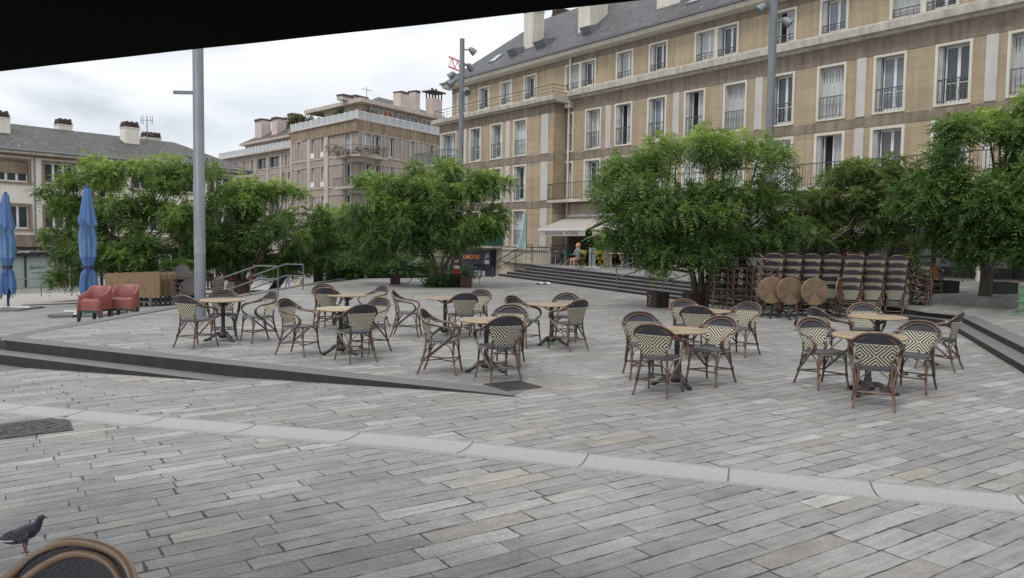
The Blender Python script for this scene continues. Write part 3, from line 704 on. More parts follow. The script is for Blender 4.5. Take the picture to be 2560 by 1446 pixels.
b.tube([(-4.56,wy-.51,.86),(-4.40,wy-.51,.95),(-4.36,wy-.51,1.2)], .018, 4); b.tube([(-4.36,wy-.51,1.2),(-4.33,wy-.51,.9),(-4.45,wy-.51,.9)], .018, 4); b.tube([(-4.20,wy-.51,1.18),(-4.21,wy-.51,.92),(-4.13,wy-.51,.92)], .02, 4)
b.build('emblem', wht, sg)
text("L'ANCATIER", .40, org, main, (-6.55,wy-.13,.90), (PI/2,0,0), sx=.82)
b = MB()
for i in range(4):
    for j in range(3):
        b.box(-7.0+i*.42,-6.68+i*.42,wy+.46,wy+.47,.02-.5*j,-.34-.5*j+.0)
em = mat('pale_posters', (.70,.76,.86), (.5,.56,.68), .3, scale=9); b.build('poster', em, main)  # posters in plain pale blue tones
# shops of the arcade
b = MB(); b.box(1.16,TMAX,-.03,.3,3.42,4.12); b.build('lintel', M['render_pale'], main)
b = MB(); b.box(1.16,TMAX,2.6,2.8,.6,3.5); b.box(1.16,TMAX,.0,2.6,3.36,3.42); b.build('arcade_wall', M['shop_dark'], main)
b = MB(); b.box(1.05,1.16,-.95,2.6,.6,3.5); b.build('side_wall', M['render_pale'], main)
x = BAY0+.05
while x < TMAX:
    b = MB(); b.lathe([(.26,.6),(.26,3.36)], 16, (x,.1,0)); b.build('arcade_column', M['cream'], main); x += BAY
rs = random.Random(5)
x = BAY0-BAY+.6; i = 0
while x < TMAX-4:
    a, c2 = x+.4, x+4.2
    fm = [M['shop_dark'],M['maroon'],M['shop_dark'],M['maroon'],M['shop_dark'],M['maroon']][i % 6]
    b = MB(); b.box(a,c2,2.45,2.6,.7,1.15); b.box(a,c2,2.45,2.6,2.75,3.36)
    for q_ in range(5): b.box(a+(c2-a)*q_/4-.05,a+(c2-a)*q_/4+.05,2.46,2.6,1.15,2.75)
    o = b.build('shopfront', fm, main)
    b = MB(); b.quad((a,2.55,1.15),(c2,2.55,1.15),(c2,2.55,2.75),(a,2.55,2.75)); b.build('shop_window', M['glass'], o)
    x += BAY; i += 1
o = text('BOULANGERIE', .001, wht, main, (0,0,0), (0,0,0)) if False else None
# bakery awnings
fab = mat('beige_awning_canvas', (.41,.37,.335), (.36,.325,.295), .8, scale=2, stretch=(6,1,1))
def awning(x0, x1, label, words=None):
    t = thing('shop_awning', label, 'awning', P0, ang(BX), 'awnings over the shop terrace')
    b = MB(); zt, zb, yo = 3.42, 2.62, -2.3
    b.add([(x0,0.0,zt),(x1,0.0,zt),(x1,yo,zb),(x0,yo,zb),(x0,0.0,zt-.03),(x1,0.0,zt-.03),(x1,yo,zb-.03),(x0,yo,zb-.03)], [(3,2,1,0),(4,5,6,7),(0,4,7,3),(1,2,6,5)])
    b.build('canopy', fab, t)
    b = MB(); b.box(x0+.03,x1-.03,yo-.035,yo-.025,zb-.36,zb-.06); b.build('valance', fab, t)
    b = MB(); b.box(x0,x1,yo-.06,yo+.04,zb-.07,zb+.02); b.box(x0,x1,-.02,-.1,zt-.05,zt+.1)
    for xx in (x0+.5,x1-.5): b.tube([(xx,-.05,3.2),(xx+.3,-1.2,2.75),(xx,yo,zb-.03)], .03, 6)
    b.build('front_bar', M['white'], t)
    if words: text(words, .235, mat('dark_grey_letters', (.09,.08,.085)), t, ((x0+x1)/2+.05,yo-.04,zb-.21), (PI/2,0,0), sx=.92)
    return t
awning(1.5,5.3,'beige bakery awning lettered BOULANGERIE PATISSERIE in grey','BOULANGERIE - PATISSERIE')
awning(5.75,9.6,'plain beige awning mostly behind the tree, right of the bakery awning')
b = MB(); b.lathe([(.42,0),(.42,.01)], 28); lg = b.build('shop_logo', mat('logo_grey', (.33,.30,.29)), main, (3.75,2.40,2.05)); lg.rotation_euler = (PI/2,0,0); lg.scale = (.75,1.25,1)
b = MB(); b.tube([(-.12,.1,.014),(-.12,-.2,.014),(.06,-.25,.014),(.1,.2,.014),(.06,.3,.014)], .03, 4); x_ = b.build('emblem', M['shop_dark'], lg)

# ------------------------------------------------------------------ pinkish corner building
MC = Vector((-14.46,71,0)); D1 = Vector((-.6905,.7234,0)); D2 = Vector((.5517,.8340,0))
mid = thing('apartment_building', 'pinkish grey corner apartment block with white roof terrace railings and pink chimneys', 'building', MC, 0)
def frame_empty(parent, d):      # matrix for local x along d, y into the building
    yv = Vector((-d.y, d.x, 0))
    if yv.y < 0 and abs(d.y) < .99: yv = -yv
    m = Matrix.Identity(4); m.col[0][:3] = d; m.col[1][:3] = yv; m.col[2][:3] = (0,0,1)
    return m
ML = Matrix(((D1.x, D2.x*0+.7234, 0, 0),(D1.y, .6905, 0, 0),(0,0,1,0),(0,0,0,1)))
MRt = Matrix(((D2.x, -.8340, 0, 0),(D2.y, .5517, 0, 0),(0,0,1,0),(0,0,0,1)))
flr = [(9.95,11.98),(7.05,9.15),(4.15,6.25),(1.3,3.4)]   # window zones of each storey
def mid_face(Mx, length, winlist, y0=0.0, blank=(), ztop=12.0):
    w_ = MB(); w_.M = Mx; tr = MB(); tr.M = Mx
    for z0, z1 in flr:
        wall_with_holes(w_, 0, length, z0-.9, z1+.02, [(a,c_,z0+.08,z1-.02) for a, c_, _ in winlist], y0)
        tr.box(0,length,y0-.07,y0+.02,z0-.12,z0+.02)
    w_.quad((0,y0,ztop-.1),(length,y0,ztop-.1),(length,y0,ztop+.1),(0,y0,ztop+.1))
    xs_ = []
    for a, c_, _ in winlist: xs_ += [a, c_]
    xs_ += list(blank)
    for z0, z1 in flr:
        for q_ in xs_: tr.box(q_-.05,q_+.05,y0-.07,y0+.25,z0,z1)
        tr.box(0,length,y0-.06,y0+.02,z1-.02,z1+.05)
    w_.build('wall', M['pink'], mid); tr.build('trim', M['pink_trim'], mid)
    for (z0, z1) in flr:
        for i, (a, c_, kd) in enumerate(winlist):
            f = MB(); f.M = Mx; y = y0+.18; wd = c_-a; zb = z0+.08
            if kd == 'n': f.box(a,c_,y0-.12,y0+.1,zb,zb+.5)
            f.box(a+.05,a+.12,y,y+.05,zb,z1-.05); f.box(c_-.12,c_-.05,y,y+.05,zb,z1-.05); f.box(a+.12,c_-.12,y,y+.05,z1-.13,z1-.05); f.box(a+.12,c_-.12,y,y+.05,zb,zb+.12)
            if wd > .8: f.box((a+c_)/2-.05,(a+c_)/2+.05,y,y+.05,zb+.12,z1-.13)
            o = f.build('window', M['sash'], mid)
            g = MB(); g.M = Mx; g.quad((a,y+.03,zb),(c_,y+.03,zb),(c_,y+.03,z1),(a,y+.03,z1)); g.build('pane', M['glass'] if (i+int(z0)) % 3 else M['curtain'], o)
mid_face(ML, 12.9, [(.95,2.25,'b'),(6.05,6.65,'n'),(7.9,8.6,'n'),(10.8,11.5,'b')], 0, (5.3,5.95,7.2,8.8,9.3,11.9))
mid_face(MRt, 15, [(.55,1.75,'b'),(1.8,3.05,'b'),(4.1,5.0,'b'),(7.15,8.05,'b'),(10.3,11.0,'b'),(12.6,13.5,'b')], 0, (3.55,5.3,5.95,6.6,8.5,9.2,11.6))
b = MB(); b.M = ML; b.box(5.25,5.95,-.12,.1,-1.7,11.98); b.box(8.75,9.3,-.12,.1,-1.7,11.98); b.box(12.6,12.9,-.1,.1,-1.7,12); b.build('pilaster', M['pink_trim'], mid)
core = MB()
kk = Vector((-.06,.62,0)); core.prism([tuple(kk[:2]), tuple((D2*15.8+Vector((-.29,.19,0)))[:2]), tuple((D2*15.8+D1*8)[:2]), tuple((D2*9+D1*12)[:2]), tuple((D1*12.7+Vector((.25,.24,0)))[:2])], -1.8, 12.0); core.build('core_wall', M['pink'], mid)
c_, a_, e_ = MC*0, D1*13.0, D2*15
def off(d, s): return Vector((d.x*s, d.y*s, 0))
b = MB(); b.prism([tuple((D1*13.0)[:2]), (-.12,-.28), tuple((D2*16)[:2]), tuple((D2*16+D1*9)[:2]), tuple((D2*9+D1*13)[:2])], 11.98, 13.03); b.build('parapet', M['mid_band'], mid)
b = MB(); b.prism([tuple((D1*13.1+Vector((-.1,-.12,0)))[:2]), (-.2,-.45), tuple((D2*16+Vector((.1,-.12,0)))[:2]), tuple((D2*16+D1*9)[:2]), tuple((D2*9+D1*13)[:2])], 13.032, 13.13); b.build('terrace_edge', M['pink_trim'], mid)
def terrace_rail(parent, p0, p1, z, h=.72, step=1.05):
    b = MB(); p0, p1 = Vector(p0), Vector(p1); n = max(1, int((p1-p0).length/step)); up = Vector((0,0,1)); d = (p1-p0).normalized()
    b.tube([p0+up*(z+h), p1+up*(z+h)], .03, 5); b.tube([p0+up*(z+.08), p1+up*(z+.08)], .025, 5)
    for i in range(n+1):
        p = p0.lerp(p1, i/n)+up*z
        b.tube([p-d*.14, p+up*(h+.1)-d*.03], .03, 4); b.tube([p+d*.14, p+up*(h+.1)+d*.03], .03, 4)
    o = b.build('terrace_railing', M['white'], parent)
    b = MB(); b.quad(p0+up*(z+.1), p1+up*(z+.1), p1+up*(z+h-.04), p0+up*(z+h-.04)); b.build('glass_panel', mat('pale_rail_glass', (.42,.44,.45), (.34,.36,.37), .3, scale=.4), o)
terrace_rail(mid, D1*12.9+Vector((0,-.1,0)), Vector((-.05,-.25,0)), 13.1); terrace_rail(mid, Vector((-.05,-.25,0)), D2*15, 13.1)
# set-back top storey
b = MB(); b.prism([tuple((D2*1.9+D1*2.0)[:2]), tuple((D2*15+D1*2.0)[:2]), tuple((D2*15+D1*9)[:2]), tuple((D2*1.9+D1*9)[:2])], 13.1, 15.05); b.build('top_storey', M['pink'], mid)
b = MB(); b.prism([tuple((D2*1.2+D1*1.1)[:2]), tuple((D2*16+D1*1.1)[:2]), tuple((D2*16+D1*10)[:2]), tuple((D2*1.2+D1*12)[:2])], 15.05, 15.42); b.build('roof_slab', M['pink_trim'], mid)
mw = MRt.copy(); mw.translation = D1*2.0
for i, (xa, xb) in enumerate(((3.2,4.2),(5.0,6.2),(7.2,8.2),(9.0,10.1),(11.0,12.2))):
    f = MB(); f.M = mw; f.box(xa-.06,xa,-.06,.02,13.1,14.9); f.box(xb,xb+.06,-.06,.02,13.1,14.9); f.box((xa+xb)/2-.03,(xa+xb)/2+.03,-.06,.02,13.1,14.9); f.box(xa,xb,-.06,.02,14.83,14.9)
    o = f.build('window', M['sash'], mid); g = MB(); g.M = mw; g.quad((xa,-.02,13.1),(xb,-.02,13.1),(xb,-.02,14.85),(xa,-.02,14.85)); g.build('pane', mat('orange_blind', (.33,.16,.08)) if i == 1 else M['glass'], o)
rt = MB(); z = 15.42
rt.add([tuple((D2*4.5+D1*3))[:2]+(z,), tuple((D2*15.6+D1*2))[:2]+(z,), tuple((D2*15.6+D1*9.5))[:2]+(z,), tuple((D2*4.5+D1*9.5))[:2]+(z,), tuple((D2*7.5+D1*6))[:2]+(z+1.7,), tuple((D2*12+D1*6))[:2]+(z+1.7,)], [(0,1,5,4),(1,2,5),(2,3,4,5),(3,0,4)])
rt.build('roof', M['slate2'], mid)
def pbox(name, P, d, wx, wy_, z0, z1, m, parent): 
    n_ = Vector((-d.y,d.x,0)); b = MB(); b.prism([tuple((P)[:2]), tuple((P+d*wx)[:2]), tuple((P+d*wx+n_*wy_)[:2]), tuple((P+n_*wy_)[:2])], z0, z1); return b.build(name, m, parent)
for (s_, wx, z1_, tall) in ((7.2,1.25,16.95,0),(9.5,.7,17.4,0),(12.3,1.6,17.3,1)):
    P = D2*s_+D1*1.6; o = pbox('chimney', P, D2, wx, 1.0, 15.2, z1_, M['pink_cream'], mid)
    n_ = Vector((-D2.y,D2.x,0))
    if tall:
        b = MB()
        for u_ in (0,.33,.66,1):
            for v_ in (0,1): 
                q_ = P+D2*(u_*(wx-.12)+.06)+n_*(v_*.88+.06); b.box(q_.x-.07,q_.x+.07,q_.y-.07,q_.y+.07,z1_,z1_+.65)
        b.prism([tuple((P-D2*.3-n_*.3)[:2]),tuple((P+D2*(wx+.3)-n_*.3)[:2]),tuple((P+D2*(wx+.3)+n_*1.3)[:2]),tuple((P-D2*.3+n_*1.3)[:2])], z1_+.65, z1_+.78)
        for u_ in (.3,.7): q_ = P+D2*wx*u_+n_*.5; b.lathe([(.12,0),(.12,.35)], 8, (q_.x,q_.y,z1_+.78))
        b.build('chimney_cap', M['iron'], o)
    else:
        b = MB()
        for k in range(4): 
            q0 = P+D2*(wx*(k+.5)/4)-n_*.08; q1 = q0+n_*1.16; b.tube([(q0.x,q0.y,z1_+.1),(q1.x,q1.y,z1_+.1)], .13, 6)
        b.build('chimney_cap', M['brick'], o)
for s_, l_ in ((-3.2,1.4),(-1.6,1.9)):
    P = D2*(2.2)+D1*(3.5-s_*.0)+D2*(s_+1.6); o = pbox('chimney', P, D2, l_, .8, 15.42, 15.75 if s_ < -2 else 15.95, M['pink_trim'], mid)
    b = MB(); n_ = Vector((-D2.y,D2.x,0))
    for k in range(6): 
        q0 = P+D2*(l_*(k+.5)/6)-n_*.06; q1 = q0+n_*.92; zz = (15.75 if s_ < -2 else 15.95)+.1; b.tube([(q0.x,q0.y,zz),(q1.x,q1.y,zz)], .15, 6)
    b.build('chimney_cap', M['brick'], o)
# corner balconies with dry plants
for zb, nm in ((9.55,1),(6.65,0),):
    b = MB(); b.prism([tuple((D1*2.6)[:2]), tuple((D1*2.6+Vector((-.8,-.75,0)))[:2]), (-.35,-1.55), (.5,-1.5), tuple((D2*3.1+Vector((.75,-.9,0)))[:2]), tuple((D2*3.1)[:2])], zb, zb+.14)
    b.prism([tuple((D1*1.8)[:2]), (-.4,-.9),(.3,-.9), tuple((D2*2.3)[:2])], zb-.35, zb); b.build('balcony_slab', M['pink_trim'], mid)
    railing('balcony_railing', mid, [tuple((D1*2.55))[:2]+(zb+.14,), tuple((D1*2.6+Vector((-.75,-.7,0))))[:2]+(zb+.14,), (-.33,-1.5,zb+.14), (.48,-1.45,zb+.14), tuple((D2*3.05+Vector((.7,-.85,0))))[:2]+(zb+.14,), tuple((D2*3.05))[:2]+(zb+.14,)], .9, M['rail_dark'], .22)
# long rear wing, same direction as the left face
MLW = ML.copy(); MLW.translation = Vector((.5,.55,0))
flr_save = flr; flr = [(9.85,11.0),(7.85,9.15),(4.75,6.2),(1.8,3.3)]
Lw = [(13.5,14.0,'b'),(15.0,15.6,'b'),(16.8,19.3,'b'),(19.9,22.3,'b'),(23.3,23.9,'b'),(25.5,26.1,'b'),(28,28.6,'b'),(30.3,30.9,'b')]
def mid_face2():
    w_ = MB(); w_.M = MLW; tr = MB(); tr.M = MLW
    for z0, z1 in flr:
        wall_with_holes(w_, 13, 32, z0-1.5, z1, [(a,c__,z0,z1) for a, c__, _ in Lw], 0)
        tr.box(13,32,-.05,.02,z0-.08,z0); tr.box(13,32,-.05,.02,z1,z1+.06)
        for a, c__, _ in Lw: tr.box(a-.1,a,-.06,.3,z0,z1); tr.box(c__,c__+.1,-.06,.3,z0,z1)
    tr.box(16.25,16.6,-.1,.1,0,11.2); tr.box(19.45,19.75,-.1,.1,0,11.2); tr.box(22.6,22.9,-.1,.1,0,11.2)
    w_.quad((13,0,11.0),(32,0,11.0),(32,0,11.7),(13,0,11.7)); w_.box(12.8,29,1.6,8,11.6,13.2); w_.box(13,31.9,.4,9,-1.8,11.5)
    w_.build('rear_wall', M['pink'], mid); tr.build('trim', M['pink_trim'], mid)
    e_ = MB(); e_.M = MLW; e_.box(12.8,32.4,-.5,8,11.56,11.72); e_.box(12.6,29.4,1.0,8.4,13.2,13.42); e_.build('cornice', M['pink_trim'], mid)
    for z0, z1 in flr:
        for i, (a, c__, _) in enumerate(Lw):
            f = MB(); f.M = MLW; f.box(a+.02,a+.1,.2,.26,z0,z1); f.box(c__-.1,c__-.02,.2,.26,z0,z1); f.box((a+c__)/2-.04,(a+c__)/2+.04,.2,.26,z0,z1); f.box(a,c__,.2,.26,z1-.08,z1)
            o = f.build('window', M['sash'] if c__-a < 1 else M['rail_dark'], mid); g = MB(); g.M = MLW; g.quad((a,.24,z0),(c__,.24,z0),(c__,.24,z1),(a,.24,z1)); g.build('pane', M['glass'] if c__-a < 1 or i % 2 else M['glass'], o)
    for i in range(7):
        xa = 14+i*2.1; g = MB(); g.M = MLW; g.quad((xa,1.59,12.0),(xa+.6,1.59,12.0),(xa+.6,1.59,13.1),(xa,1.59,13.1)); g.build('pane', M['glass'], mid)
    r_ = MB(); r_.M = MLW; r_.add([(12.6,1.0,13.42),(29.4,1.0,13.42),(29.4,8.4,13.42),(12.6,8.4,13.42),(12.6,4.7,15.6),(26.5,4.7,15.6)], [(1,0,4,5),(2,1,5),(3,2,5,4),(0,3,4)]); r_.build('roof', M['slate2'], mid)
    for xa, xb, zt in ((25.4,27.2,16.0),(21.5,22.8,15.75),(17.8,18.8,15.75)):
        q = MB(); q.M = MLW; q.box(xa,xb,2.0,3.2,13.6,zt); o = q.build('chimney', M['pink_cream'], mid)
        q = MB(); q.M = MLW
        for k in range(5): xx = xa+(xb-xa)*(k+.5)/5; q.tube([(xx,1.9,zt+.12),(xx,3.3,zt+.12)], .17, 6)
        q.build('chimney_cap', M['brick'], o)
mid_face2()
pA = MLW @ Vector((12.9,-.4,0)); pB = MLW @ Vector((32,-.4,0)); terrace_rail(mid, pA, pB, 11.72, .62, .9)
# antenna on the pinkish building
def antenna(name, label, p, h, parent=None):
    t = thing(name, label, 'antenna', p); b = MB(); b.tube([(0,0,0),(0,0,h)], .03, 5); b.build('mast', M['zinc'], t)
    b = MB(); b.tube([(-.5,0,h*.92),(.5,0,h*.8)], .02, 4)
    for i in range(6): x = -.45+.18*i; z = h*.92-(x+.5)*h*.12; b.tube([(x,-.25,z-.12),(x,.25,z+.12)], .014, 4)
    b.build('dipole', M['zinc'], t)
antenna('antenna', 'thin tv antenna on the pinkish corner building', MC+D2*4.2+D1*4+Vector((0,0,15.4)), 1.9)

# ------------------------------------------------------------------ white building on the left
LP = Vector((-31.87,51,0)); LX = Vector((.6351,.7724,0)); LY = Vector((-.7724,.6351,0))
lb = thing('house', 'white rendered two storey building with long grey slate roof above shops', 'building', LP, ang(LX))
lw = [-7.4,-4.4,-1.35,1.45,4.4,7.3,10.2,13.2]
b = MB()
wall_with_holes(b, -12, 15.2, 5.2, 7.05, [(x-.98,x+.98,5.42,6.78) for x in lw], 0)
wall_with_holes(b, -12, 15.2, 1.9, 5.2, [(x-.98,x+.98,2.36,3.84) for x in lw], 0)
b.quad((15.2,0,-2),(15.2,9,-2),(15.2,9,7.05),(15.2,0,7.05)); b.box(-12,15.1,.5,9,1.3,7.0); b.build('wall', M['lwall'], lb)
b = MB(); b.box(-12,15.25,-.06,.2,1.45,1.9); b.box(-12,15.25,-.12,.1,1.13,1.45); b.box(1.13,1.75,-.05,.3,-2,1.13); b.box(-12,15.3,-.1,.2,7.05,7.2); b.build('stone_belt', M['lstone'], lb)
b = MB(); b.box(-12.5,15.7,-.6,.05,7.2,7.36); b.box(15.2,15.8,-.6,9.5,7.2,7.36); b.build('eaves', M['cream_dirty'], lb)
b = MB(); b.tube([(-12.5,-.66,7.42),(15.8,-.66,7.42)], .075, 6); b.tube([(-0.1,-.12,7.1),(-.1,-.12,1.5)], .05, 6); b.build('gutter', M['zinc'], lb)
r_ = MB(); r_.add([(-14,-.66,7.44),(15.85,-.66,7.44),(15.85,10.2,7.44),(-14,10.2,7.44),(-14,5,9.75),(12.0,5,9.75)], [(0,1,5,4),(1,2,5),(2,3,4,5),(0,4,3)]); r_.build('roof', M['slate2'], lb)
for i, x in enumerate(lw):
    for z0, z1 in ((5.42,6.78),(2.36,3.84)):
        f = MB(); f.box(x-1.08,x-.92,-.07,.3,z0-.06,z1+.14); f.box(x+.92,x+1.08,-.07,.3,z0-.06,z1+.14); f.box(x-.92,x+.92,-.07,.3,z1,z1+.14); f.box(x-1.14,x+1.14,-.14,.3,z0-.18,z0-.06)
        o = f.build('window', M['lstone'], lb)
        s = MB()
        for a, c_ in ((-.92,-.32),(-.32,.30),(.30,.92)):
            s.box(x+a,x+a+.07,.20,.26,z0-.05,z1); s.box(x+c_-.07,x+c_,.20,.26,z0-.05,z1); s.box(x+a+.07,x+c_-.07,.20,.26,z1-.08,z1); s.box(x+a+.07,x+c_-.07,.20,.26,z0-.05,z0+.06)
        s.build('sash', M['sash'], o)
        g = MB(); g.quad((x-.92,.24,z0),(x+.92,.24,z0),(x+.92,.24,z1),(x-.92,.24,z1)); g.build('pane', M['glass'], o)
        if (i, z0) in ((2,5.42),(4,2.36)):
            g = MB(); g.box(x-.92,x+.92,.12,.15,z0+.5,z1); g.build('roller_shutter', M['lstone'], o)
for xa, xb, y0, zb, zt in ((-1.35,-.6,2.6,8.3,9.75),(7.3,8.4,3.3,8.4,10.25),(3.35,4.3,5.2,9.2,10.1),(9.9,11.2,5.6,9.2,9.95)):
    chimney(lb, xa, xb, y0, y0+.9, zb, zt, M['lwall'])
t = thing('antenna', 'branched tv antenna on the slate roof of the white building', 'antenna', LP+LX*9.4+LY*4.2+Vector((0,0,9.4)))
b = MB(); b.tube([(0,0,0),(0,0,2.1)], .035, 5); b.build('mast', M['zinc'], t); b = MB(); b.tube([(-.5,0,1.75),(.5,0,1.75)], .02, 4); b.tube([(-.6,0,.95),(.5,0,.55)], .02, 4)
for x in (-.45,-.3,.3,.45): b.tube([(x,0,1.45),(x,0,2.1)], .022, 4)
b.build('dipole', M['zinc'], t)
# its shops
b = MB(); b.box(-12,1.13,-.22,.15,.47,1.13); fas = b.build('shop_fascia', mat('black_fascia', (.022,.018,.020), (.018,.015,.016), .4), lb)
text('Center', .34, wht, fas, (-.98,-.225,.82), (PI/2,0,0)); text("CENTRE D'EPILATION DEFINITIVE", .145, wht, fas, (.22,-.225,.82), (PI/2,0,0), sx=.92)
text("Epil'", .34, wht, fas, (-2.05,-.225,.82), (PI/2,0,0))
b = MB()
for x in (-12,-9.5,-7,-4.4,-3.0,-.72,1.07): b.box(x-.05,x+.05,-.02,.12,-1.62,.47)
b.box(-12,1.13,-.02,.12,-1.75,-1.6); b.build('shop_frame', M['shop_dark'], lb)
b = MB(); b.quad((-12,.06,-1.6),(1.07,.06,-1.6),(1.07,.06,.47),(-12,.06,.47)); sw = b.build('shop_window', M['frost'], lb)
text("Epilium", .34, M['shop_dark'], sw, (.0,.045,-.25), (PI/2,0,0), shear=.35, ext=.002); b = MB(); b.box(-.35,.75,.04,.05,-.62,-.60); b.build('line_mark', M['shop_dark'], sw)
b = MB(); b.box(1.75,15.2,.25,.3,-1.9,1.13); b.build('shop_window', M['shop_dark'], lb)
for x in (1.9,3.0,4.2,6.1,8.2,10.5,12.4): b = MB(); b.box(x,x+.09,-.04,.1,-1.7,.6); b.box(x+.85,x+.94,-.04,.1,-1.7,.6); b.box(x+.09,x+.85,-.04,.1,.5,.6); b.build('shop_frame', M['white'], lb)
b = MB(); b.box(9.8,13.5,-.16,.05,.0,1.0); b.build('shop_fascia', mat('teal_fascia', (.10,.26,.27)), lb)
rl = thing('hoop_barrier', 'thin grey hoop barrier on the street in front of the frosted shop window', 'barrier', atlow(62,745), ang(LX))
b = MB(); b.tube([(-.75,0,0),(-.75,0,.95),(.75,0,.95),(.75,0,0)], .03, 6); b.tube([(-.75,0,.5),(.75,0,.5)], .02, 5); b.build('hoop', M['pole'], rl)
# red crane jib beyond the roofs
cr = thing('tower_crane', 'distant red and white crane jib behind the corner of the ochre building', 'crane', atY(1180,420,190))
cb = atY(1180,420,190); b = MB(); q0 = atY(1122,162,175)-cb; q1 = atY(1205,196,190)-cb; q2 = atY(1330,225,205)-cb
red = mat('crane_red', (.66,.22,.27), (.6,.2,.24), .5); gry = mat('crane_grey', (.42,.42,.45), None, .5)
def truss(b, a, c, n, s, r):
    d = (c-a)/n; up = Vector((0,0,s)); sd_ = Vector((0,s*.4,0)); b.tube([a-up*.2,c-up*.2], r, 4); b.tube([a+up*.8,c+up*.8], r, 4)
    for i in range(n): b.tube([a+d*i-up*.2,a+d*(i+.5)+up*.8], r*.6, 4); b.tube([a+d*(i+.5)+up*.8,a+d*(i+1)-up*.2], r*.6, 4)
truss(b, q0, q1, 6, 2.2, .22); b.build('jib', red, cr)
b = MB(); truss(b, q1, q2, 8, 2.2, .18); q3 = q1.lerp(q2,.8); b.tube([q3,(q3.x,q3.y,-24)], .8, 4); b.build('mast', gry, cr)

# ------------------------------------------------------------------ materials for the furniture
def weave_pattern():
    m, t, b, o = newmat('zigzag_weave'); n = t.nodes; L = t.links
    tcx = n.new('ShaderNodeTexCoord'); sp = n.new('ShaderNodeSeparateXYZ'); L.new(tcx.outputs['Object'], sp.inputs[0])
    px = mth(t, 'PINGPONG', sp.outputs[0], .165); pz = mth(t, 'PINGPONG', mth(t, 'SUBTRACT', sp.outputs[2], .60), .16)
    f = mth(t, 'FRACT', mth(t, 'MULTIPLY', mth(t, 'ADD', mth(t, 'SUBTRACT', pz, px), 3.0), 1/.042))
    st = mth(t, 'LESS_THAN', f, .48)
    fine = n.new('ShaderNodeTexNoise'); fine.inputs['Scale'].default_value = 90; L.new(tcx.outputs['Object'], fine.inputs['Vector'])
    mm = n.new('ShaderNodeMix'); mm.data_type = 'RGBA'; L.new(st, mm.inputs[0]); mm.inputs[6].default_value = (.024,.020,.018,1); mm.inputs[7].default_value = (.60,.56,.43,1)
    vm = n.new('ShaderNodeVectorMath'); vm.operation = 'SCALE'; L.new(mm.outputs[2], vm.inputs[0]); L.new(mth(t, 'ADD', mth(t, 'MULTIPLY', fine.outputs[0], .4), .8), vm.inputs['Scale'])
    L.new(vm.outputs[0], b.inputs['Base Color']); b.inputs['Roughness'].default_value = .5; return m
M['zigzag'] = weave_pattern()
def woven(name, c1, c2, sc_=55):
    m, t, b, o = newmat(name); n = t.nodes; L = t.links
    tcx = n.new('ShaderNodeTexCoord'); w1_ = n.new('ShaderNodeTexChecker'); w1_.inputs['Scale'].default_value = sc_; w1_.inputs[1].default_value = col(c1); w1_.inputs[2].default_value = col(c2)
    L.new(tcx.outputs['Object'], w1_.inputs[0]); L.new(w1_.outputs[0], b.inputs['Base Color']); b.inputs['Roughness'].default_value = .42
    bu = n.new('ShaderNodeBump'); bu.inputs['Strength'].default_value = .4; bu.inputs['Distance'].default_value = .004; L.new(w1_.outputs[1], bu.inputs['Height']); L.new(bu.outputs[0], b.inputs['Normal']); return m
M['crest'] = woven('dark_navy_weave', (.040,.038,.050), (.020,.019,.026), 70)
M['seatw'] = woven('charcoal_seat_weave', (.090,.090,.098), (.040,.040,.046), 60)
M['dash'] = mat('cream_stitch', (.60,.56,.45), None, .6)
def starburst(name, c1, c2, c3):
    m, t, b, o = newmat(name); n = t.nodes; L = t.links
    tcx = n.new('ShaderNodeTexCoord'); sp = n.new('ShaderNodeSeparateXYZ'); L.new(tcx.outputs['Object'], sp.inputs[0])
    an = mth(t, 'ARCTAN2', sp.outputs[1], sp.outputs[0]); k = mth(t, 'FLOOR', mth(t, 'MULTIPLY', mth(t, 'ADD', an, PI), 12/(2*PI)))
    wn = n.new('ShaderNodeTexWhiteNoise'); wn.noise_dimensions = '1D'; L.new(k, wn.inputs['W'])
    # grain along each sector's own direction
    ka = mth(t, 'MULTIPLY', k, 2*PI/12)
    gx = mth(t, 'SUBTRACT', mth(t, 'MULTIPLY', sp.outputs[1], mth(t, 'COSINE', ka)), mth(t, 'MULTIPLY', sp.outputs[0], mth(t, 'SINE', ka)))
    cb = n.new('ShaderNodeCombineXYZ'); L.new(mth(t, 'MULTIPLY', gx, 40), cb.inputs[0]); L.new(k, cb.inputs[1])
    nz = n.new('ShaderNodeTexNoise'); nz.inputs['Scale'].default_value = 1; nz.inputs['Detail'].default_value = 3; L.new(cb.outputs[0], nz.inputs['Vector'])
    r = n.new('ShaderNodeValToRGB'); E = r.color_ramp.elements; E[0].color = col(c2); E[1].color = col(c1); q = E.new(.5); q.color = col(c3)
    v = mth(t, 'ADD', mth(t, 'MULTIPLY', wn.outputs[0], .75), mth(t, 'MULTIPLY', nz.outputs[0], .35)); L.new(v, r.inputs[0]); L.new(r.outputs[0], b.inputs['Base Color']); b.inputs['Roughness'].default_value = .38
    return m
M['burst'] = starburst('starburst_wood_top', (.36,.285,.195), (.21,.155,.10), (.30,.23,.15))
M['burst_shaded'] = starburst('shaded_starburst_wood_top', (.135,.082,.040), (.050,.030,.017), (.088,.053,.028))  # table wood darkened so the folded tops carry their shade in the colour
M['edge'] = mat('pale_wood_edge', (.43,.32,.20), (.34,.25,.15), .4, scale=5)

M['edge2'] = mat('shaded_wood_edge', (.24,.16,.09), (.17,.115,.065), .4, scale=5)  # rim wood darkened too, shade of the folded tables put into the colour
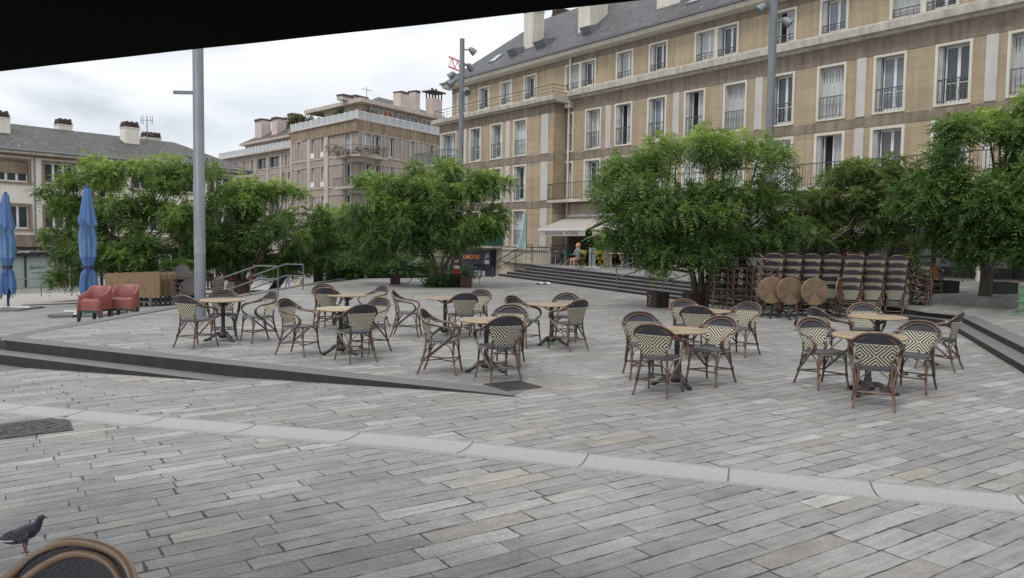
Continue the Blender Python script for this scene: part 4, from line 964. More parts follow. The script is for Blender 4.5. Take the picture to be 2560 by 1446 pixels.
# ------------------------------------------------------------------ bistro chair (front towards -Y)
def rim_path(s, inset=0.0):
    P = [(0,.300,.872),(.125,.292,.855),(.215,.255,.800),(.268,.175,.728),(.285,.06,.688),(.288,-.055,.672),(.284,-.145,.640),(.274,-.185,.580),(.262,-.165,.520),(.245,-.085,.452),(.232,.02,.362),(.215,.14,.262),(.200,.225,.192)]
    return [(s*(x-(inset if 0 < i < 9 else 0)*.8*(1 if i > 0 else 0)), y-inset*.2, z-(inset if i < 4 else inset*.35)) for i, (x, y, z) in enumerate(P)]
def back_surface(xw, z, lift=0.0):
    """point on the curved backrest: x offset, height"""
    y = .205+(z-.48)*.27-.95*xw*xw
    return (xw, y, z)
def make_chair(label, cane):
    t = thing('bistro_chair', label, 'chair')
    b = MB()
    pts = [(.195,-.215),(.225,-.12),(.228,.02),(.20,.14),(.14,.205),(0,.225)]
    poly = pts+[(-x,y) for x, y in pts[::-1][1:]]
    b.prism(poly, .430, .452); b.prism([(x*.97,y*.97) for x, y in poly], .452, .461); b.mi = 1
    for i in range(15):   # dashed edge stitches
        x = -.19+i*.027; b.box(x,x+.014,-.2185,-.2145,.437,.447)
    for sgn in (-1,1):
        for i in range(8):
            y = -.19+i*.042; a0 = sgn*.2295; b.box(a0-.003,a0+.003,y,y+.02,.437,.447)
    b.build('seat', [M['seatw'], M['dash']], t)
    # backrest: patterned panel and dark crest
    def panel(z0, z1, wf, nz_, off):
        rows = []
        for i in range(nz_+1):
            z = z0+(z1-z0)*i/nz_; w_ = wf(z); rows.append([Vector(back_surface(-w_+2*w_*j/12, z)) for j in range(13)])
        q = MB(); q.grid(rows); q.grid([[p+Vector((0,off,0)) for p in r[::-1]] for r in rows])
        ed = [r[0] for r in rows]+rows[-1][1:]+[r[-1] for r in rows[::-1][1:]]+rows[0][::-1][1:]
        q.tube(ed, .006, 5, True); return q
    wf = lambda z: .148+(z-.49)*.32
    panel(.49, .735, wf, 6, .010).build('backrest', M['zigzag'], t)
    def wc_(z):
        u = (z-.735)/.125; return max(.04, .232*math.sqrt(max(0.0, 1-(u*.97)**2.2)))
    b = panel(.735, .858, wc_, 7, .010); b.mi = 1
    for i in range(17):
        x = -.215+i*.0265; p = back_surface(x, .735); b.box(x,x+.014,p[1]-.009,p[1]+.019,.729,.7375)
    b.build('crest', [M['crest'], M['dash']], t)
    # canes: arch, arms, curls
    b = MB()
    for inset, r in ((0,.0145),(.033,.0125)):
        L_ = smooth_path([Vector(p) for p in rim_path(-1, inset)][::-1]+[Vector(p) for p in rim_path(1, inset)][1:], 4)
        if inset: L_ = L_[14:-14]
        b.tube(L_, r, 7)
    for sgn in (-1,1):
        b.tube([(sgn*.29,-.07,.670),(sgn*.255,-.07,.670)], .010, 5); b.tube([(sgn*.272,.17,.735),(sgn*.24,.165,.715)], .022, 6)
    b.build('arm_frame', cane, t)
    for sgn in (-1, 1):
        b = MB(); b.tube(smooth_path([(sgn*.196,-.195,.44),(sgn*.200,-.20,.30),(sgn*.208,-.212,.15),(sgn*.226,-.245,.0)], 3), .0145, 7); b.build('leg', cane, t)
        b = MB(); b.tube(smooth_path([(sgn*.158,.205,.56),(sgn*.165,.19,.45),(sgn*.178,.205,.30),(sgn*.196,.245,.14),(sgn*.214,.30,.0)], 3), .0145, 7); b.build('leg', cane, t)
    b = MB()
    b.tube([(-.206,-.21,.185),(.206,-.21,.185)], .010, 6); b.tube([(-.19,.235,.185),(.19,.235,.185)], .010, 6)
    for sgn in (-1,1):
        b.tube([(sgn*.206,-.21,.185),(sgn*.06,.0,.19),(sgn*.06,.03,.19),(sgn*.19,.235,.185)], .010, 6)
        for (x, y, z) in ((sgn*.206,-.21,.185),(sgn*.192,.238,.185)): b.tube([(x,y,z-.028),(x,y,z+.028)], .0185, 6)
    for sgn in (-1,1):
        b.tube(smooth_path([(sgn*.205,-.208,.205),(sgn*.17,-.205,.375),(sgn*.06,-.20,.428)], 3), .008, 5)
        b.tube(smooth_path([(sgn*.19,.235,.205),(sgn*.15,.215,.34),(sgn*.05,.21,.425)], 3), .008, 5)
        b.tube(smooth_path([(sgn*.206,-.205,.205),(sgn*.215,-.16,.375),(sgn*.215,-.06,.428)], 3), .008, 5)
        b.tube(smooth_path([(sgn*.192,.23,.205),(sgn*.20,.16,.35),(sgn*.21,.06,.425)], 3), .008, 5)
    b.build('leg_bracing', cane, t)
    return t
def make_table(label, R=.39):
    t = thing('bistro_table', label, 'table')
    b = MB(); b.lathe([(R-.03,.704),(R-.008,.706),(R,.716),(R,.728),(R-.008,.7355)], 48); 
    o = b.build('table_edge', M['edge'], t)
    b = MB(); b.lathe([(R-.034,0),(R-.034,.032)], 48); tp_ = b.build('table_top', M['burst'], t); tp_.location = (0,0,.7055); o.parent = t
    b = MB(); b.lathe([(.05,.05),(.075,.06),(.085,.10),(.06,.14),(.040,.17),(.046,.19),(.034,.21),(.033,.50),(.042,.52),(.034,.54),(.034,.655),(.06,.68),(.11,.70),(.11,.7045)], 16)
    for k in range(4): a = k*PI/2+.4; b.tube([(.05*math.cos(a),.05*math.sin(a),.62),(.17*math.cos(a),.17*math.sin(a),.70)], .012, 5)
    b.build('column', M['black_iron'], t)
    for k in range(3):
        a = k*2*PI/3+.55; c_, s_ = math.cos(a), math.sin(a); b = MB()
        L_ = smooth_path([(.04,0,.115),(.11,0,.125),(.17,0,.085),(.23,0,.045),(.285,0,.026)], 4); n = len(L_)
        b.tube([(p.x*c_,p.x*s_,p.z) for p in L_], [.036-.016*i/n for i in range(n)], 8)
        b.tube([(.255*c_,.255*s_,.022),(.30*c_,.30*s_,.024),(.325*c_,.325*s_,.016)], [.022,.027,.014], 7)
        b.tube([((.10)*c_-.02*s_,.10*s_+.02*c_,.11),((.2)*c_-.026*s_,.2*s_+.026*c_,.05)], .011, 5); b.tube([((.10)*c_+.02*s_,.10*s_-.02*c_,.11),((.2)*c_+.026*s_,.2*s_-.026*c_,.05)], .011, 5)
        b.build('foot', M['black_iron'], t)
    return t
chair0 = make_chair('', M['cane']); table0 = make_table(''); freeze_kids()
first = {'c': True, 't': True}
def place(proto, key, p, rz, label, group, scale=1.0):
    if first[key]: o = proto; first[key] = False
    else: o = copy_tree(proto)
    o.location = p; o.rotation_euler = (0,0,rz); o['label'] = label; o['group'] = group
    if scale != 1: o.scale = (scale, scale, 1)
    return o
# (pixel under the column, radius scale, phrase)
TB_ = {
 'A': ((558,852),1.0,'in front of the tall grey lamp post'),
 'B': ((852,885),1.0,'second from the left in the front row'),
 'C': ((868,828),1.0,'farthest back on the left, before the planter tree'),
 'D': ((1112,838),1.0,'in the middle of the back row'),
 'E': ((1215,928),1.0,'near the iron drain grate'),
 'F': ((1378,862),1.0,'alone before the broad stairs'),
 'G': ((1690,965),1.0,'in the front right pair, left of the gap'),
 'H': ((1768,884),.95,'just in front of the stacked chairs, left part'),
 'I': ((2168,985),1.12,'nearest to the camera on the right'),
 'J': ((2190,905),1.12,'on the far right by the curved kerb steps'),
}
for k, (px, s_, ph) in TB_.items():
    place(table0, 't', at(*px), rng.random()*2, 'round wooden bistro table '+ph, 'round bistro tables set out on the square', s_)
# chairs: rear-feet midpoint px, front-feet midpoint px, table, how
CH = [
 ((463,871),(521,862),'seen from behind at the left of the table %s','A'),
 ((558,842),(560,853),'facing the camera behind the table %s','A'),
 ((682,851),(611,857),'facing left at the right of the table %s','A'),
 ((713,884),(784,889),'facing right at the left of the table %s','B'),
 ((909,909),(868,896),'seen from behind at the right of the table %s','B'),
 ((945,877),(900,884),'facing left on the far side of the table %s','B'),
 ((806,812),(826,820),'turned to the camera behind the table %s','C'),
 ((812,829),(842,820),'seen from behind at the table %s','C'),
 ((958,816),(903,820),'facing left at the right of the table %s','C'),
 ((990,840),(1047,841),'facing right at the left of the table %s','D'),
 ((1165,852),(1142,840),'seen from behind at the table %s','D'),
 ((1203,832),(1172,840),'facing the camera on the right of the table %s','D'),
 ((1062,930),(1147,933),'facing right at the left of the table %s','E'),
 ((1262,957),(1228,942),'seen from behind at the right of the table %s','E'),
 ((1275,905),(1262,918),'facing the camera behind the table %s','E'),
 ((1282,862),(1334,868),'facing right at the left of the table %s','F'),
 ((1416,846),(1408,856),'facing the camera behind the table %s','F'),
 ((1445,878),(1393,869),'seen from behind at the right of the table %s','F'),
 ((1598,936),(1616,950),'facing the camera behind the table %s','G'),
 ((1628,991),(1664,975),'seen from behind at the left of the table %s','G'),
 ((1806,951),(1742,966),'facing left at the right of the table %s','G'),
 ((1705,873),(1725,884),'facing the camera behind the table %s','H'),
 ((1735,903),(1752,890),'seen from behind at the table %s','H'),
 ((1872,884),(1825,893),'facing left at the right of the table %s','H'),
 ((2026,958),(2084,975),'facing right at the left of the table %s','I'),
 ((2184,1029),(2183,1001),'seen straight from behind at the table %s','I'),
 ((2300,966),(2258,986),'facing the camera on the right of the table %s','I'),
 ((2040,908),(2102,906),'seen from behind at the left of the table %s','J'),
 ((2153,884),(2168,897),'facing the camera behind the table %s','J'),
 ((2374,925),(2312,918),'turned away at the far right of the table %s','J'),
]
SHORT = {'A': 'by the grey lamp post', 'B': 'second from left in front', 'C': 'farthest back on the left', 'D': 'amid the back row', 'E': 'near the drain grate', 'F': 'alone before the broad stairs', 'G': 'left of the nearest one', 'H': 'just before the stacked chairs', 'I': 'nearest the camera', 'J': 'by the curved kerb steps'}
for ra, fa, how, tk in CH:
    r_, f_ = at(*ra), at(*fa); d = (f_-r_); c_ = (r_+f_)/2; c_.z = .002
    rz = math.atan2(d.y, d.x)+PI/2
    place(chair0, 'c', c_, rz, 'woven chair '+how % SHORT[tk], 'woven bistro chairs set round the tables')
nearc = make_chair('pale tan bistro chair cut off at the bottom left corner, beside the pigeon', M['cane_pale']); nearc['group'] = 'woven bistro chairs set round the tables'
nearc.location = (-1.375,1.985,-.002); nearc.rotation_euler = (0,0,math.radians(-20))
# ---- stacked chairs
ordn = ['bottom','second','third','fourth','fifth','sixth','top']
def stack(p, rz, n, who, pitch=.195, lean=.028, tops=None):
    fx = Vector((math.sin(rz), -math.cos(rz), 0))
    sdv = Vector((math.cos(rz), math.sin(rz), 0))*(.016 if rz > 1.5 else .005)*(-1); tw = (rng.random()-.5)*.12
    for k in range(n):
        q = Vector((p[0],p[1],0))+sdv*k+fx*(.02*k)+Vector((0,0,pitch*k))
        w_ = 'top' if k == n-1 else ordn[k]
        o = place(chair0, 'c', q, rz+tw+(rng.random()-.5)*.08, '%s chair, stack %s' % (w_, who), 'woven bistro chairs stacked up on the right')
        o.location.z += 0
D2R = math.radians
for i, (px, ph) in enumerate(((1790,'nearest the tree trunk'),(1836,'second from the tree trunk'),(1884,'third from the tree trunk, showing its front legs'))):
    p = at(px, 778); stack(p, D2R(14), 5, ph)
p = at(1912, 790); stack(p, D2R(80), 5, 'with curling arms left of the leaning tabletops', )
names = ['behind the leftmost leaning tabletop','behind the second leaning tabletop','behind the large leaning tabletop','behind the narrow leaning tabletop','just right of the leaning tabletops','second to the right of the leaning tabletops','third to the right of the leaning tabletops']
for i, px in enumerate((1934,1980,2026,2078,2130,2186,2240)):
    p = at(px-8, 795 if i > 3 else 790); stack(p, D2R(180-24), 5, names[i])
p = at(2296, 792); stack(p, D2R(58), 5, 'at the right end with curling arms')
p = at(2322, 780); stack(p, D2R(-8), 4, 'at the far right end under the orange board', )
for i, px in enumerate((1960,2010,2100,2160,2215)):
    p = at(px, 776); stack(p, D2R(180-24), 4, 'in the second row, '+names[i+1 if i < 2 else i+2])
# folded tables leaning before the stacks
def folded(p, rz, tilt, label):
    t = thing('folded_table', label, 'table', p, rz, 'folded bistro tables with upright round tops'); R = .345
    b = MB(); b.lathe([(R-.02,-.012),(R,-.008),(R,.012),(R-.02,.014)], 40); e_ = b.build('table_edge', M['edge2'], t); e_.location = (0,-.06,.72); e_.rotation_euler = (PI/2-tilt,0,0)
    b = MB(); b.lathe([(R-.015,0),(R-.015,.018)], 40); e_ = b.build('table_top', M['burst_shaded'], t); e_.location = (0,-.06,.72); e_.rotation_euler = (PI/2-tilt,0,0)
    b = MB(); b.lathe([(.045,.05),(.07,.07),(.05,.13),(.03,.17),(.03,.68)], 10); b.build('column', M['black_iron'], t)
    for k in range(3):
        a = k*2*PI/3+.3; b = MB(); b.tube([(0,0,.11),(.16*math.cos(a),.16*math.sin(a),.09),(.30*math.cos(a),.30*math.sin(a),.02)], [.03,.025,.018], 6); b.build('foot', M['black_iron'], t)
for px, py, a, tl, nm in ((1926,796,-8,0.10,'leftmost of the upright round tabletops'),(1946,787,-4,.06,'folded table half hidden behind the leftmost tabletop'),(1970,799,4,.13,'second upright round tabletop, planks running sideways'),(2003,786,0,.05,'folded table showing only its rim between two tabletops'),(2031,801,2,.13,'largest looking upright tabletop with a starburst of planks'),(2068,790,32,.08,'upright tabletop turned half sideways behind the narrow one'),(2093,796,48,.08,'rightmost upright tabletop, turned so that it looks narrow')):
    folded(at(px,py), D2R(a), tl, nm)
ob = thing('wooden_board', 'bright orange wooden board standing on the chairs at the right end', 'board', at(2312,785)+Vector((0,-.35,1.0)), .2)
b = MB(); b.box(-.11,.11,-.012,.012,0,.36); b.box(-.11,.11,-.03,.03,-.02,.0); b.build('panel', mat('orange_wood', (.42,.20,.06), (.36,.165,.05)), ob)
sb = thing('menu_board', 'small black sign with white letters hung on the tree trunk by the stacked chairs', 'sign', at(1752,772)+Vector((-.02,-.42,1.38)), .1)
b = MB(); b.box(-.13,.13,-.012,.012,0,.34); b.build('panel', M['dark_box'], sb)
b = MB(); b.box(-.155,-.13,-.02,.02,-.02,.36); b.box(.13,.155,-.02,.02,-.02,.36); b.box(-.13,.13,-.02,.02,.34,.365); b.build('frame', M['edge'], sb)
text('RESTEZ', .075, wht, sb, (0,-.014,.275), (PI/2,0,0)); text('A TABLE', .065, wht, sb, (0,-.014,.20), (PI/2,0,0))
b = MB(); b.lathe([(.001,0),(.045,.004),(.045,.03),(.04,.07),(.001,.09)], 12, (0,0,0)); e_ = b.build('emblem', wht, sb); e_.location = (.01,-.02,.07); e_.scale = (1,.2,1)
b = MB(); b.box(-.08,.06,-.016,-.013,.03,.05); b.build('emblem', wht, sb)

def vary(m, lo, hi):
    t = m.node_tree; b = [x for x in t.nodes if x.type == 'BSDF_PRINCIPLED'][0]; src = b.inputs['Base Color'].links[0].from_socket
    oi = t.nodes.new('ShaderNodeObjectInfo'); mr = t.nodes.new('ShaderNodeMapRange'); mr.inputs[3].default_value = lo; mr.inputs[4].default_value = hi; t.links.new(oi.outputs['Random'], mr.inputs[0])
    vm = t.nodes.new('ShaderNodeVectorMath'); vm.operation = 'SCALE'; t.links.new(src, vm.inputs[0]); t.links.new(mr.outputs[0], vm.inputs['Scale']); t.links.new(vm.outputs[0], b.inputs['Base Color'])
vary(M['cane'], .75, 1.35); vary(M['zigzag'], .82, 1.08); vary(M['seatw'], .75, 1.3); vary(M['burst'], .8, 1.15); vary(M['burst_shaded'], .75, 1.5); vary(M['curtain'], .55, 1.25); vary(M['shutter'], .85, 1.12)
# ------------------------------------------------------------------ trees
def leafmat(name, c1, c2, c3, tr=.30):
    m, t, b, o = newmat(name); n = t.nodes; L = t.links
    tcx = n.new('ShaderNodeTexCoord'); nz = n.new('ShaderNodeTexNoise'); nz.inputs['Scale'].default_value = 1.1; nz.inputs['Detail'].default_value = 3; L.new(tcx.outputs['Object'], nz.inputs['Vector'])
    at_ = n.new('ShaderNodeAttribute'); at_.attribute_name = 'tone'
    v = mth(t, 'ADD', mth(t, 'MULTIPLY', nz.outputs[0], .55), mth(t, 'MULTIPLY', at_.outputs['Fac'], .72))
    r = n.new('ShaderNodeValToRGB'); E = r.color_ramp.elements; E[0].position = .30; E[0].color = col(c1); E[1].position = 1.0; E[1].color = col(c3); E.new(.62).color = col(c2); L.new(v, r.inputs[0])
    b.inputs['Roughness'].default_value = .5; b.inputs['Specular IOR Level'].default_value = .35; L.new(r.outputs[0], b.inputs['Base Color'])
    td = n.new('ShaderNodeBsdfTranslucent'); hs = n.new('ShaderNodeHueSaturation'); hs.inputs['Value'].default_value = 1.5; hs.inputs['Saturation'].default_value = 1.05; L.new(r.outputs[0], hs.inputs['Color']); L.new(hs.outputs[0], td.inputs[0])
    ms = n.new('ShaderNodeMixShader'); ms.inputs[0].default_value = tr; L.new(b.outputs[0], ms.inputs[1]); L.new(td.outputs[0], ms.inputs[2]); L.new(ms.outputs[0], o.inputs[0]); return m
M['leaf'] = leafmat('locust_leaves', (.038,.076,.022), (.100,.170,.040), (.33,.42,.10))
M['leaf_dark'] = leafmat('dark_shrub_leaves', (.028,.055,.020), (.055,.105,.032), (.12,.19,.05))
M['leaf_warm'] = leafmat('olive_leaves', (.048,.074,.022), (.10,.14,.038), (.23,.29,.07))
M['leaf_dry'] = leafmat('dry_plants', (.07,.06,.035), (.12,.10,.055), (.16,.15,.06), .2)
def foliage(name, clumps, per_m2, mtl, parent, seed, leaf=.30, lw_=.075, lh=.034, pairs=5, droop=.35):
    """clumps (x,y,z,rx,ry,rz) in the tree's own frame; pinnate sprays spread through the outer part of each clump"""
    g = np.random.default_rng(seed); C = []; Rr = []; O = []
    for c in clumps:
        n = max(6, int(per_m2*(c[3]*c[4]+c[3]*c[5]+c[4]*c[5])*4.2/1.0)); n = int(n*2.15); d = g.normal(size=(n,3)); d /= np.linalg.norm(d, axis=1)[:,None]
        r = g.uniform(.1, 1.0, n)**.45*g.uniform(.8,1.3,n); p = np.array(c[:3])+d*r[:,None]*np.array(c[3:6]); C.append(p); O.append(d); Rr.append(np.full(n, g.uniform(0,1)))
    P = np.concatenate(C); O = np.concatenate(O); T = np.concatenate(Rr); n = len(P)
    az = np.arctan2(O[:,1], O[:,0])+g.normal(0,1.1,n); el = O[:,2]*.5+g.normal(0,.55,n)-.05
    D = np.stack([np.cos(az)*np.cos(el), np.sin(az)*np.cos(el), np.sin(el)], 1)
    S = np.cross(D, [0,0,1.0]); S /= np.linalg.norm(S, axis=1)[:,None]; S = S+g.normal(0,.55,(n,3)); S /= np.linalg.norm(S, axis=1)[:,None]; U = np.cross(S, D)
    Ln = leaf*g.uniform(.5,1.3,n); V = []; K = 2*pairs+1
    for k in range(K):
        j = k//2; s_ = (-1 if k % 2 else 1); tpos = (j+.6)/(pairs+.4)
        base = P+D*(Ln*tpos)[:,None]; base[:,2] -= droop*Ln*tpos**2
        if k == K-1: ld = D.copy(); ld[:,2] -= droop*1.4
        else: ld = D*.55+S*s_*.85; ld[:,2] -= .25
        ld /= np.linalg.norm(ld, axis=1)[:,None]; wd = np.cross(ld, U+g.normal(0,.3,(n,3))); wd /= np.linalg.norm(wd, axis=1)[:,None]
        ll = lw_*g.uniform(.8,1.2,n)[:,None]; q = np.stack([base, base+ld*ll*.45+wd*lh*.5, base+ld*ll, base+ld*ll*.45-wd*lh*.5], 1); V.append(q)
    V = np.stack(V, 1).reshape(-1,3); nf = len(V)//4
    me = bpy.data.meshes.new(name); me.vertices.add(len(V)); me.vertices.foreach_set('co', V.astype(np.float32).ravel()); me.loops.add(nf*4); me.loops.foreach_set('vertex_index', np.arange(nf*4, dtype=np.int32))
    me.polygons.add(nf); me.polygons.foreach_set('loop_start', np.arange(nf, dtype=np.int32)*4); me.polygons.foreach_set('loop_total', np.full(nf,4,dtype=np.int32)); me.update()
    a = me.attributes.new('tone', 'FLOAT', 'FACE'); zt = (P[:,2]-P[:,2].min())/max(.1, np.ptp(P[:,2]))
    tone = np.clip(.34*T+.26*g.uniform(0,1,n)+.40*zt**2.0+.12*(O[:,2]>.2)-.04, 0, 1); a.data.foreach_set('value', np.repeat(tone, K).astype(np.float32))  # random leaf tone, plus highlights painted toward crown and clump tops
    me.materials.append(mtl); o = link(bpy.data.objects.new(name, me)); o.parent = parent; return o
def tree(label, base, clumps, seed, stems=4, mtl=None, bark=None, group='feathery locust trees round the square', r0=.09, per=34, sub=6, leaf=.30, spread=.25, lw_=.085, lh=.040, name='locust_tree'):
    rg = random.Random(seed); t = thing(name, label, 'tree', base, 0, group)
    cl = []; main_ = []
    for c in clumps:
        c = tuple(c); c = (c[0]-base[0], c[1]-base[1], c[2]-base[2])+c[3:]; main_.append(c)
        for k in range(sub+2):
            a = rg.random()*2*PI; e_ = rg.uniform(-.7,1.0); rr = rg.uniform(.35,1.08)
            p = (c[0]+math.cos(a)*math.cos(e_)*c[3]*rr, c[1]+math.sin(a)*math.cos(e_)*c[4]*rr, c[2]+math.sin(e_)*c[5]*rr); s_ = rg.uniform(.26,.46)
            cl.append(p+(c[3]*s_, c[4]*s_, c[5]*s_*rg.uniform(.8,1.25)))
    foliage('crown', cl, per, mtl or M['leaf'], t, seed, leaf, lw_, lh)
    b = MB(); st = []
    cm = sum((Vector(c[:3]) for c in main_), Vector())/len(main_)
    for k in range(stems):
        a = 2*PI*k/stems+rg.random(); q = Vector((math.cos(a)*spread, math.sin(a)*spread, 0))
        top = Vector((cm.x*.6+q.x*3.2, cm.y*.6+q.y*3.2, cm.z*.75)); L_ = smooth_path([q*.35+Vector((0,0,-.1)), q*.7+Vector((rg.uniform(-.05,.05),rg.uniform(-.05,.05),cm.z*.25)), q*1.5+Vector((0,0,cm.z*.45)), top], 5)
        n = len(L_); b.tube(L_, [r0*(1.25 if i == 0 else 1)*(1-.55*i/n) for i in range(n)], 8); st.append(L_)
    for c in cl:
        L_ = min(st, key=lambda L_: (L_[-1]-Vector(c[:3])).length); s_ = L_[rg.randrange(len(L_)//2, len(L_))]; e_ = Vector(c[:3])
        if rg.random() < .5:
            m_ = s_.lerp(e_, .5)+Vector((rg.uniform(-.2,.2),rg.uniform(-.2,.2),rg.uniform(-.25,.1))); P_ = smooth_path([s_, m_, e_], 4)
            b.tube(P_, [r0*.36*(1-.75*i/len(P_)) for i in range(len(P_))], 5)
    b.build('trunk', bark or M['trunk'], t); return t
def pc(px, py, Y, rx, rz, ry=None):     # a crown clump seen round pixel (px,py) at depth Y, radii in metres
    p = atY(px, py, Y); return (p.x, p.y, p.z, rx, ry or rx, rz)
# big tree before the cafe terrace
tb = at(1752,772)
tree('wide feathery green tree before the cafe terrace, its trunk beside the stacked chairs', tb, [
 pc(1600,420,22,1.0,.65),pc(1730,370,22.3,1.1,.6),pc(1860,400,22,1.0,.6),pc(1560,520,21.8,.9,.7),pc(1690,500,21,1.2,.8),pc(1830,520,21.6,1.2,.8),pc(1940,480,22.5,.8,.7),pc(1950,580,22,.8,.6),
 pc(1560,590,21.6,.7,.5),pc(1650,600,21.6,.85,.55),pc(1690,620,21.6,.7,.4),pc(1800,600,21.8,.9,.3),pc(1930,595,22,.9,.3),pc(1740,610,21.4,1.1,.6),pc(1870,610,21.8,1.0,.4),pc(1640,665,21.2,.42,.42),pc(1780,340,22.5,.6,.4),pc(1520,440,22.4,.5,.6)], 21, 3, bark=M['trunk'], r0=.12, per=33, leaf=.34)
# right trees
tree('dark green tree on the right terrace with a forked trunk between two black planters', at(2462,752,.42), [
 pc(2420,340,20,.9,.5),pc(2500,310,20.5,.9,.6),pc(2560,360,19.5,.9,.8),pc(2330,430,20,.7,.6),pc(2420,440,19.6,1.0,.6),pc(2540,470,19,1.0,.7),pc(2300,520,20.2,.8,.5),pc(2420,540,19.5,1.1,.55),pc(2540,560,19,1.0,.5),pc(2360,590,20,.8,.4),pc(2470,610,19.6,.8,.3),pc(2580,270,20,.6,.5),pc(2380,640,20,.7,.25),pc(2540,640,19.2,.8,.25),pc(2300,470,20,.6,.5),pc(2460,500,19.6,1.1,.6),pc(2640,450,19.5,1.2,1.0)], 33, 2, r0=.17, per=34, spread=.22, leaf=.30)
tree('olive green tree standing behind the stacked chairs', (9.6,24.6,.5), [
 pc(2110,450,25,.9,.6),pc(2190,430,25,.9,.6),pc(2050,540,25,.8,.6),pc(2140,540,24.6,1.0,.6),pc(2230,520,24.6,.9,.7),pc(2090,600,25,.9,.35),pc(2200,600,24.6,1.0,.35),pc(2260,460,25,.7,.6),pc(2110,520,24.5,.9,.6),pc(2020,590,25,.6,.4),pc(2050,600,24,.8,.4),pc(2030,510,25,.6,.5),pc(2180,500,24.5,.9,.6)], 41, 4, mtl=M['leaf_warm'], r0=.07, per=30, leaf=.24)
# multi-stemmed tree in the middle
tb = at(1095,714)
tree('multi-stemmed green tree with pale trunks, a bicycle leaning behind it', tb, [
 pc(960,470,31.5,1.2,.7),pc(1080,450,32,1.3,.7),pc(1200,460,31.5,1.2,.6),pc(940,560,31,1.2,.8),pc(1050,550,30.8,1.5,.9),pc(1170,560,31,1.4,.8),pc(1255,455,32,.5,.35),pc(1250,555,31.5,.4,.35),pc(860,560,32,.6,.5),pc(1090,590,30.6,1.3,.7),pc(1000,500,31,1.2,.7),pc(1120,500,31,1.3,.7),
 pc(1130,420,32,.6,.4),pc(970,620,31,1.2,.4),pc(1180,580,31,.8,.35),pc(1010,600,31,1.4,.45),pc(1120,590,31,1.2,.4),pc(900,600,31.6,.9,.7),pc(1225,570,31.2,.5,.3),pc(905,450,32,.5,.4)], 52, 5, bark=M['trunk_pale'], r0=.075, per=27, spread=.42, leaf=.38, lw_=.105, lh=.048)
# left trees
zl = low(-17,34)
tree('broad tree behind the wooden tabletops, left of the tall lamp post', (atY(290,700,33).x,33,low(-17,33)), [
 pc(270,440,33,1.4,.8),pc(380,430,33,1.4,.8),pc(470,440,33,1.2,.8),pc(180,510,33,1.2,.8),pc(300,530,32.5,1.6,1.0),pc(420,540,32.5,1.6,1.0),pc(150,610,33,1.0,.8),pc(250,620,32.6,1.5,.8),pc(380,630,32.5,1.5,.7),pc(480,600,33,1.1,.9),pc(320,670,32.5,1.3,.4),pc(430,670,32.5,1.2,.4),pc(200,660,32.5,.8,.5),pc(170,450,33,.7,.5),pc(165,690,33,.7,.5),pc(235,405,33.5,.5,.4),pc(120,480,33,.4,.4)], 63, 4, r0=.11, per=22, leaf=.38, lw_=.11, lh=.05)
tree('tree growing in the rusted steel planter with curved red arms, right of the lamp post', (atY(602,742,34).x,34,low(-12.3,34)), [
 pc(560,500,34,1.1,.9),pc(660,490,34.5,1.2,.7),pc(560,590,34,1.2,.8),pc(670,580,34,1.6,1.0),pc(760,560,35,1.2,.9),pc(640,650,34,1.4,.5),pc(700,670,34.5,1.2,.35),pc(520,640,34,.9,.6),pc(600,520,34,1.2,.7),pc(760,640,35,1.3,.6),pc(735,480,35.5,.6,.4),pc(560,650,34.2,.9,.4),pc(830,600,36,.7,.6)], 74, 5, r0=.09, per=22, leaf=.38, lw_=.11, lh=.05)
tree('dense bright green tree behind the far edge of the square, left of the middle tree', (-9.3,40.5,-1.2), [
 pc(850,580,40,1.3,.9),pc(870,545,41,1.2,.6),pc(930,640,39.5,1.2,.8),pc(820,600,40,1.2,.8),pc(905,620,40,1.2,.9),pc(800,650,39,1.0,.7),pc(870,660,39.5,1.2,.7),pc(940,580,41,1.2,.9)], 85, 4, r0=.08, per=20, mtl=M['leaf'], leaf=.38, lw_=.12, lh=.055)
hd = thing('hedge', 'dark green hedge bank just beyond the far edge of the square', 'hedge', (-6.0,39.2,-1.0))
rg = random.Random(9); cl = []
for i in range(46):
    x = rg.uniform(-3.2,3.3); y = rg.uniform(-.6,1.6); cl.append((x, y, rg.uniform(.1,1.75-.12*abs(x)), rg.uniform(.5,.9), .6, rg.uniform(.4,.7)))
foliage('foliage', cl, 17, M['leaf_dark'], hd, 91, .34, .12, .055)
b = MB()
for i in range(14): x = -3+i*.6; b.tube([(x,.4,-.5),(x+.2,.5,1.6)], .03, 5)
b.build('stem', M['trunk'], hd)
sh = thing('shrub', 'small low leafy shrub at the foot of the pale tree stems', 'shrub', at(1095,717)+Vector((.15,-.3,0)))
foliage('leaves', [(rg.uniform(-.45,.5),rg.uniform(-.3,.3),rg.uniform(.08,.25),.22,.2,.16) for _ in range(12)], 60, M['leaf_dark'], sh, 95, .28, .12, .05, 4)
b = MB()
for i in range(6): b.tube([(0,0,0),(math.cos(i)*.3,math.sin(i)*.2,.25)], .008, 4)
b.build('stem', M['trunk'], sh)
